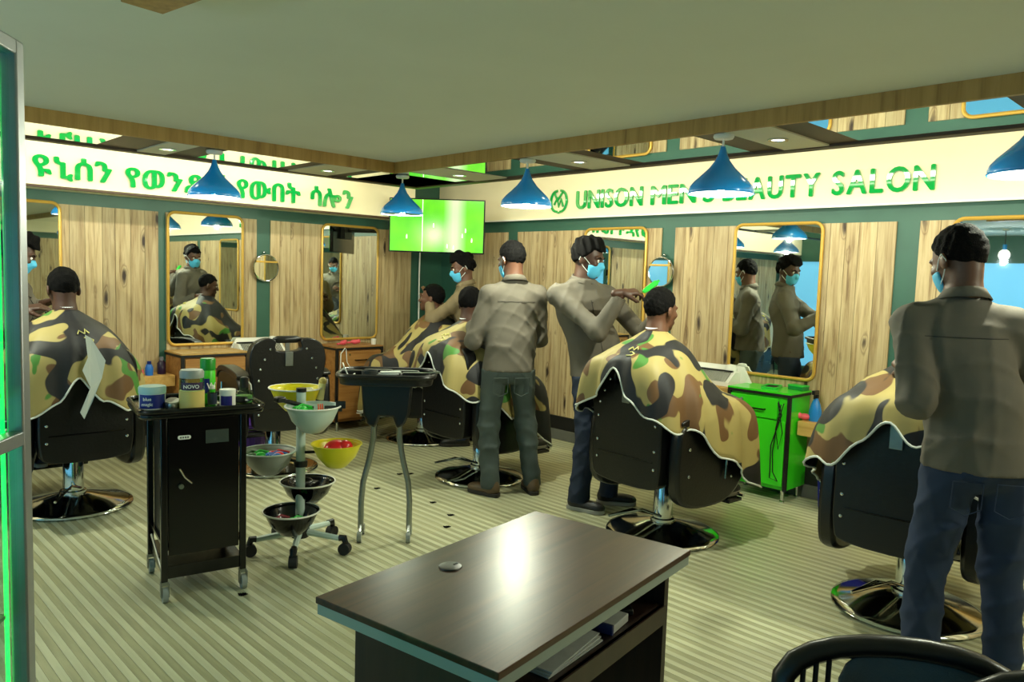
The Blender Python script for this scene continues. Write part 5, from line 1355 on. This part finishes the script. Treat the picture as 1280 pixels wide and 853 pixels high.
def customer(label, loc, facing, head_off=(-0.10, 0, 1.30), yaw_=0, pit=0, skin=None, hair='fade', seed=3, trouser_m=None, shoe_m=None, mask=False, recline=0.0):
    """seated figure in chair-local coordinates (x forward), wrapped by a cape built separately"""
    base = np.array([loc[0], loc[1], 0.0]); Fm = rotz(R(facing)); W = lambda p: base + Fm @ np.array(p, float); U = np.array([0, 0, 1.0])
    root = thing('person', label, 'person', tuple(base))
    skin = skin or M_skin
    hd = W(head_off)
    nb = hd - U * 0.13 - rotz(R(yaw_))[:, 0] * 0.03
    pel = W((-0.13, 0, 0.665)); che = pel + (nb - pel) * 0.62
    B = Field(0.04)
    B.ell(pel, (0.12, 0.15, 0.10), Fm); B.ell(che - U * 0.03, (0.10, 0.15, 0.16), Fm); B.ell((pel + che) / 2, (0.11, 0.14, 0.14), Fm)
    shL, shR = nb - U * 0.125 + Fm[:, 1] * 0.150, nb - U * 0.125 - Fm[:, 1] * 0.150
    B.cone(shL, shR, 0.052, 0.052)
    mb = MB()
    for s_, sh in ((1, shL), (-1, shR)):
        el, wr = W((-0.08, 0.19 * s_, 0.80)), W((0.12, 0.11 * s_, 0.72))
        B.chain([sh, el, wr], [0.05, 0.038, 0.026])
        hand(mb, base, wr, Fm[:, 0], -U, s_, 0.4)
        B.chain([pel + Fm[:, 1] * 0.09 * s_, W((0.33, 0.10 * s_, 0.63)), W((0.40, 0.10 * s_, 0.28))], [0.075, 0.052, 0.036])
    add_field(mb, B, 0.016, base)
    head_parts(mb, root, base, hd, yaw_, pit, skin, nb, hair, mask, seed=seed)
    mb.build('body', skin, root, angle=180)
    T = Field(0.03); T.ell(pel, (0.135, 0.165, 0.10), Fm)
    for s_ in (-1, 1): T.chain([pel + Fm[:, 1] * 0.09 * s_, W((0.33, 0.10 * s_, 0.635)), W((0.405, 0.10 * s_, 0.24))], [0.09, 0.070, 0.056])
    T.disp = folds(seed + 3, 0.006)
    tm = MB(); add_field(tm, T, 0.014, base); tm.build('trousers', trouser_m or M_jeand, root, angle=180)
    for s_ in (-1, 1):
        a = W((0.43, 0.10 * s_, 0.178)); shoe(root, base, tuple(a), Fm[:, 0], shoe_m or M_shoe, M_sole)
    return root, nb

def cape(label, loc, facing, nb, seed=0, hemdrop=None, fwd=1.0, backx=0.0, rs=1.0):
    """barber cape: polar sheet from the neck ring out over shoulders, arms, lap and chair back"""
    base = np.array([loc[0], loc[1], 0.0]); Fm = rotz(R(facing))
    root = thing('barber_cape', label, 'cape', tuple(base), 0, 'camouflage barber capes')
    nl = Fm.T @ (np.array(nb) - base)
    zt_ = nl[2]
    prof = {0: [(0.060, .03), (0.10, -.02), (0.19, -.13), (0.28, -.26), (0.40, -.36), (0.55, -.405), (0.645, -.54), (0.68, -.93)],
            40: [(0.060, .03), (0.13, -.025), (0.21, -.10), (0.31, -.235), (0.42, -.325), (0.545, -.375), (0.605, -.50), (0.64, -.86)],
            80: [(0.060, .03), (0.14, -.022), (0.215, -.07), (0.29, -.165), (0.355, -.27), (0.405, -.345), (0.43, -.46), (0.45, -.62)],
            112: [(0.060, .03), (0.14, -.022), (0.215, -.065), (0.29, -.14), (0.36, -.225), (0.405, -.31), (0.425, -.40), (0.435, -.49)],
            140: [(0.060, .03), (0.135, -.022), (0.21, -.06), (0.30, -.105), (0.375, -.155), (0.415, -.235), (0.43, -.33), (0.435, -.43)],
            160: [(0.060, .03), (0.125, -.022), (0.185, -.05), (0.255, -.085), (0.315, -.12), (0.345, -.175), (0.355, -.24), (0.36, -.31)],
            180: [(0.060, .03), (0.115, -.022), (0.17, -.05), (0.23, -.08), (0.28, -.105), (0.31, -.135), (0.32, -.17), (0.326, -.205)]}
    ks = sorted(prof); PR_ = np.array([prof[k] for k in ks])
    nth, ns = 120, 30
    G = np.zeros((nth, ns, 3))
    rs_ = np.random.default_rng(seed); ph = rs_.random(6) * 6.28
    for i in range(nth):
        th = -180 + 360 * i / nth; a = abs(th)
        j = max(0, min(len(ks) - 2, int(np.searchsorted(ks, a)) - 1)); t_ = (a - ks[j]) / (ks[j + 1] - ks[j]); t_ = t_ * t_ * (3 - 2 * t_)
        pr = PR_[j] * (1 - t_) + PR_[j + 1] * t_
        u = np.linspace(0, 7, ns); ii = np.minimum(u.astype(int), 6); fr = u - ii
        p0 = pr[np.maximum(ii - 1, 0)]; p1 = pr[ii]; p2 = pr[ii + 1]; p3 = pr[np.minimum(ii + 2, 7)]; fr = fr[:, None]
        q = 0.5 * (2 * p1 + (p2 - p0) * fr + (2 * p0 - 5 * p1 + 4 * p2 - p3) * fr ** 2 + (3 * p1 - p0 - 3 * p2 + p3) * fr ** 3)
        s_ = np.linspace(0, 1, ns)
        r_ = q[:, 0] * (1 + s_ ** 1.5 * (0.045 * math.cos(R(th) * 7 + ph[0]) * (0.4 if a > 130 else 1) + 0.03 * math.cos(R(th) * 12 + ph[1]) + 0.02 * math.cos(R(th) * 19 + ph[2])))
        if a > 60: r_ = np.where(r_ > 0.1, 0.1 + (r_ - 0.1) * 0.95 * (rs if a < 125 else 1), r_)
        if a < 80: r_ = 0.06 + (r_ - 0.06) * (1 + (fwd - 1) * (1 - a / 80))
        z_ = q[:, 1] + s_ * (0.012 * math.cos(R(th) * 5 + ph[3]) - 0.02 * s_ ** 4 * math.cos(R(th) * 9 + ph[4])) + 0.006 * np.sin(r_ * 40 + ph[5] + R(th) * 3) * s_
        if hemdrop: z_ = z_ + s_ ** 2 * hemdrop(th)
        G[i, :, 0] = nl[0] - 0.005 + r_ * math.cos(R(th)) - backx * s_ * max(0, -math.cos(R(th))); G[i, :, 1] = nl[1] + r_ * math.sin(R(th)); G[i, :, 2] = zt_ - 0.015 + z_
    Gw = G @ Fm.T
    c_ = MB().grid(Gw, closed_u=True).build('cape_cloth', M_camo, root, angle=180, solid=0.003)
    MB().tube([Gw[i, -1] for i in range(nth)], 0.0055, 6, closed=True).build('hem', M_wcloth, c_)
    n2 = [Gw[i, 0] for i in range(0, nth, 4)]
    ring = np.array([[p + np.array([0, 0, dz]) - 0 * p for p in n2 + n2[:1]] for dz in (-0.006, 0.016)])
    MB().grid(ring).build('neck_strip', mat('white_neck_paper', (226, 230, 236), 0.6), c_, solid=0.003)
    # small pale printed squiggle on the back
    def on(th, s):
        i = int((th + 180) / 360 * nth) % nth; k = s * (ns - 1); j = int(k); f2 = k - j
        p = Gw[i, j] * (1 - f2) + Gw[i, min(j + 1, ns - 1)] * f2
        o_ = nrm(Gw[i, j] - (Fm @ np.array([nl[0], nl[1], 0]) + np.array([0, 0, Gw[i, j][2] - 0.05]))); return p + o_ * 0.006
    sq = MB(); t0 = -168
    sq.tube([on(t0 - 9, 0.42), on(t0 - 5, 0.36), on(t0, 0.40), on(t0 + 4, 0.33), on(t0 + 8, 0.38)], 0.004, 6)
    sq.tube([on(t0 - 3, 0.46), on(t0 + 2, 0.44), on(t0 + 7, 0.47), on(t0 + 3, 0.52), on(t0 - 1, 0.56)], 0.0035, 6)
    sq.build('printed_mark', mat('pale_print', (214, 206, 130), 0.6), c_)
    return root

# ---- standing barbers
person('standing barber facing right in taupe shirt and blue mask, holding green clipper', (3.935, 3.205), -116, 0, (3.875, 3.30, 1.635), -74, 14,
       [((3.705, 3.055, 1.18), (3.775, 2.93, 1.425), (0.75, -0.62, 0.12), (0.35, 0.2, -0.9), -1, 0.75),
        ((4.20, 3.06, 1.13), (4.02, 2.87, 1.27), (-0.8, -0.5, -0.1), (-0.3, -0.5, -0.7), 1, 0.6)],
       [(4.02, 3.17, -50), (3.76, 3.21, -75)], M_jeand, M_skin2, 'curly', True, seed=11, hips=(3.93, 3.23, 0.93), shoe_m=M_shoe, sole_m=M_sole)
person('barber standing back-turned in taupe shirt and grey jeans beside the steel-legged tray', (3.63, 3.775), 58, 0, (3.685, 3.83, 1.615), 88, 14,
       [((3.465, 3.95, 1.05), (3.62, 4.14, 1.16), (0.4, 0.9, 0.1), (0.6, -0.2, -0.7), 1, 0.6),
        ((3.885, 3.745, 1.07), (3.84, 3.99, 1.17), (-0.2, 0.95, 0.15), (-0.8, 0, -0.5), -1, 0.6)],
       [(3.52, 3.80, 100), (3.80, 3.67, 60)], M_jeang, M_skin, 'short', True, seed=12, shoe_m=M_shoeb, sole_m=M_soled)
person('rightmost barber seen from behind in taupe shirt and blue jeans', (3.19, 0.80), 34, 0, (3.21, 0.925, 1.615), 62, 22,
       [((2.985, 0.955, 1.10), (3.20, 1.075, 1.195), (0.75, 0.55, 0.3), (0.2, -0.6, -0.7), 1, 0.65),
        ((3.41, 0.66, 1.12), (3.53, 0.92, 1.22), (0.1, 0.95, 0.2), (-0.8, 0, -0.5), -1, 0.6)],
       [(3.10, 0.93, 50), (3.29, 0.69, 25)], M_jean, M_skin, 'short', True, seed=13, hem=0.85)
person('barber bending over the far corner customer, tan shirt, seen in profile below television', (4.50, 5.14), 138, 0, (4.42, 5.22, 1.565), 150, 16,
       [((4.185, 5.335, 1.10), (4.235, 5.44, 1.27), (0.05, 0.45, 0.9), (0.2, 0.9, -0.3), 1, 0.35),
        ((4.58, 5.42, 1.10), (4.47, 5.55, 1.22), (-0.5, 0.7, 0.3), (-0.8, 0.2, -0.4), -1, 0.5)],
       [(4.36, 5.10, 150), (4.60, 5.22, 130)], M_jean, M_skin, 'tall', True, shirt_m=mat('tan_shirt', (122, 106, 78), 0.8, noise=0.05, nscale=9, bump=0.06), seed=14, hips=(4.52, 5.12, 0.91))
person('barber half hidden behind the display case, cutting leftmost customer\'s hair', (0.98, 5.62), -25, 0, (1.135, 5.66, 1.545), -20, 22,
       [((1.02, 5.36, 1.10), (1.13, 5.45, 1.21), (0.7, -0.35, 0.15), (0.2, 0.3, -0.9), -1, 0.5),
        ((1.15, 5.78, 1.12), (1.28, 5.62, 1.24), (0.5, -0.7, 0.3), (0.3, -0.4, -0.8), 1, 0.5)],
       [(1.0, 5.74, -20), (0.92, 5.50, -30)], M_jeand, M_skin2, 'curly', True, seed=15)
# ---- seated customers and their capes
CU = [('seated customer at far left seen from behind, short fade haircut', (1.32, 5.22), 88, (-0.075, 0.055, 1.34), 92, 14, M_skin2, 'fade', M_jeand, None),
      ('seated customer in far corner in profile, head held by barber', (4.26, 5.52), 112, (-0.07, 0.02, 1.285), 128, -4, M_skin, 'short', M_jeand, None),
      ('seated customer seen from behind beside the back-turned barber', (3.78, 4.20), -2, (-0.09, 0.05, 1.29), 18, 12, M_skin2, 'fade', M_jeand, None),
      ('seated customer in the photo\'s middle, having his hair clipped', (3.80, 2.58), -4, (-0.07, 0.03, 1.335), -10, 6, M_skin, 'short', M_jeand, None),
      ('seated customer mostly hidden behind the rightmost barber', (3.81, 1.20), 4, (-0.07, 0.01, 1.30), 12, 16, M_skin2, 'fade', M_jeand, None)]
CL = ['camouflage cape with white folded flap on the leftmost customer', 'camouflage cape on the reclining customer in the far corner', 'camouflage cape on the customer beside the back-turned barber', 'camouflage cape spread over the middle customer and chair', 'camouflage cape in front of the rightmost barber']
for i, (lb, loc, fc, ho, yw, pt_, sk, hr, tr_, sh_) in enumerate(CU):
    _, nb = customer(lb, loc, fc, ho, yw, pt_, sk, hr, seed=20 + i, trouser_m=tr_)
    cp_ = cape(CL[i], loc, fc, nb, seed=i + 3, fwd=(0.95, 1.05, 0.95, 1.0, 0.95)[i], backx=0.03,  hemdrop=(lambda th: -0.16 * max(0, -math.cos(R(th)))) if i == 0 else None)
    if i == 0:
        q = [(-0.462, .03, 1.10), (-0.462, 0.0, 1.08), (-0.475, -.07, .95), (-0.475, -.05, .85), (-0.475, .0, .72), (-0.462, .04, .62), (-0.462, .06, .66), (-0.48, .01, .80), (-0.48, .05, .90), (-0.475, .02, .97)]
        Fq = rotz(R(fc)); fp = MB(); fp.add([Fq @ np.array(p) for p in q], [tuple(range(len(q)))]); fp.build('folded_flap', M_wcloth, cp_, smooth=False, solid=0.003)
# green clipper in the middle barber's hand
cl = thing('green_clipper', 'small green clipper held above the middle customer\'s hair', 'clipper', (3.89, 2.81, 1.468), R(-40)); cl.rotation_euler = (0, R(-38), R(-42))
MB().prism(smooth_outline([(-0.05, -0.012), (0.02, -0.016), (0.05, -0.012), (0.05, 0.012), (0.02, 0.016), (-0.05, 0.012)], 3), 'y', -0.014, 0.014).build('clipper_body', M_gplast, cl, bevel=0.005)
MB().box((0.056, 0, 0), (0.016, 0.034, 0.012)).build('comb_blade', M_gplast, cl)
# wrist watch on the rightmost barber
d = nrm(np.array([3.20, 1.075, 1.195]) - np.array([2.985, 0.955, 1.10])); c_ = np.array([3.20, 1.075, 1.195]) - d * 0.022; u, v = frame_of(d)
wt = thing('wrist_watch', 'silver wrist watch on the rightmost barber\'s left wrist', 'watch', tuple(c_))
MB().tube([u * 0.034 * math.cos(a) + v * 0.034 * math.sin(a) for a in np.linspace(0, 2 * math.pi, 24, endpoint=False)], 0.006, 6, closed=True).build('bracelet', M_chrome, wt)
MB().cyl(u * 0.0 + v * 0.034, v * 0.044, 0.016).build('dial', M_chrome, wt)
# tufts of cut hair on the floor
for i, (x, y) in enumerate(((3.02, 3.62), (3.35, 4.62), (3.42, 4.58), (3.1, 3.9), (2.86, 3.46), (1.52, 3.30), (3.0, 4.4))):
    h_ = MB()
    for k in range(5): h_.tube([(0.012 * math.cos(k * 1.3), 0.012 * math.sin(k * 1.3), 0.003), (0.02 * math.cos(k * 2.1), 0.016 * math.sin(k * 1.7), 0.006), (-0.012 * math.cos(k), 0.018 * math.sin(k * 0.7), 0.003)], 0.003, 5)
    o = h_.build('hair_tuft', M_hair); o.location = (x, y, 0); tag(o, 'small tuft of cut black hair on the floor, ' + ['right of the steel tray legs', 'left of the chair beside grey jeans', 'nearest the chair beside grey jeans', 'between tray legs and that chair base', 'nearest the desk\'s far edge', 'at the black trolley\'s front castors', 'furthest left behind the tray legs'][i], 'hair tuft', 'tufts of cut hair on the floor')

# teal towel over the far barber's forearm
tw_ = thing('towel', 'pale teal towel hanging from the far corner barber\'s forearm', 'towel', (4.17, 5.33, 1.04))
g = np.array([[(-0.05 + 0.10 * i / 8, -0.015 + 0.012 * math.sin(i * 1.9) + 0.045 * (0.5 - j / 8) ** 2 * 0 + (0.03 if j > 4 else -0.03) * (abs(j - 4) / 4) ** 0.4, 0.03 - 0.15 * (abs(j - 4) / 4)) for j in range(9)] for i in range(9)])
MB().grid(g @ rotz(R(135)).T).build('towel_cloth', mat('pale_teal_towel', (130, 196, 186), 0.9, bump=0.3, nscale=120), tw_, solid=0.006)
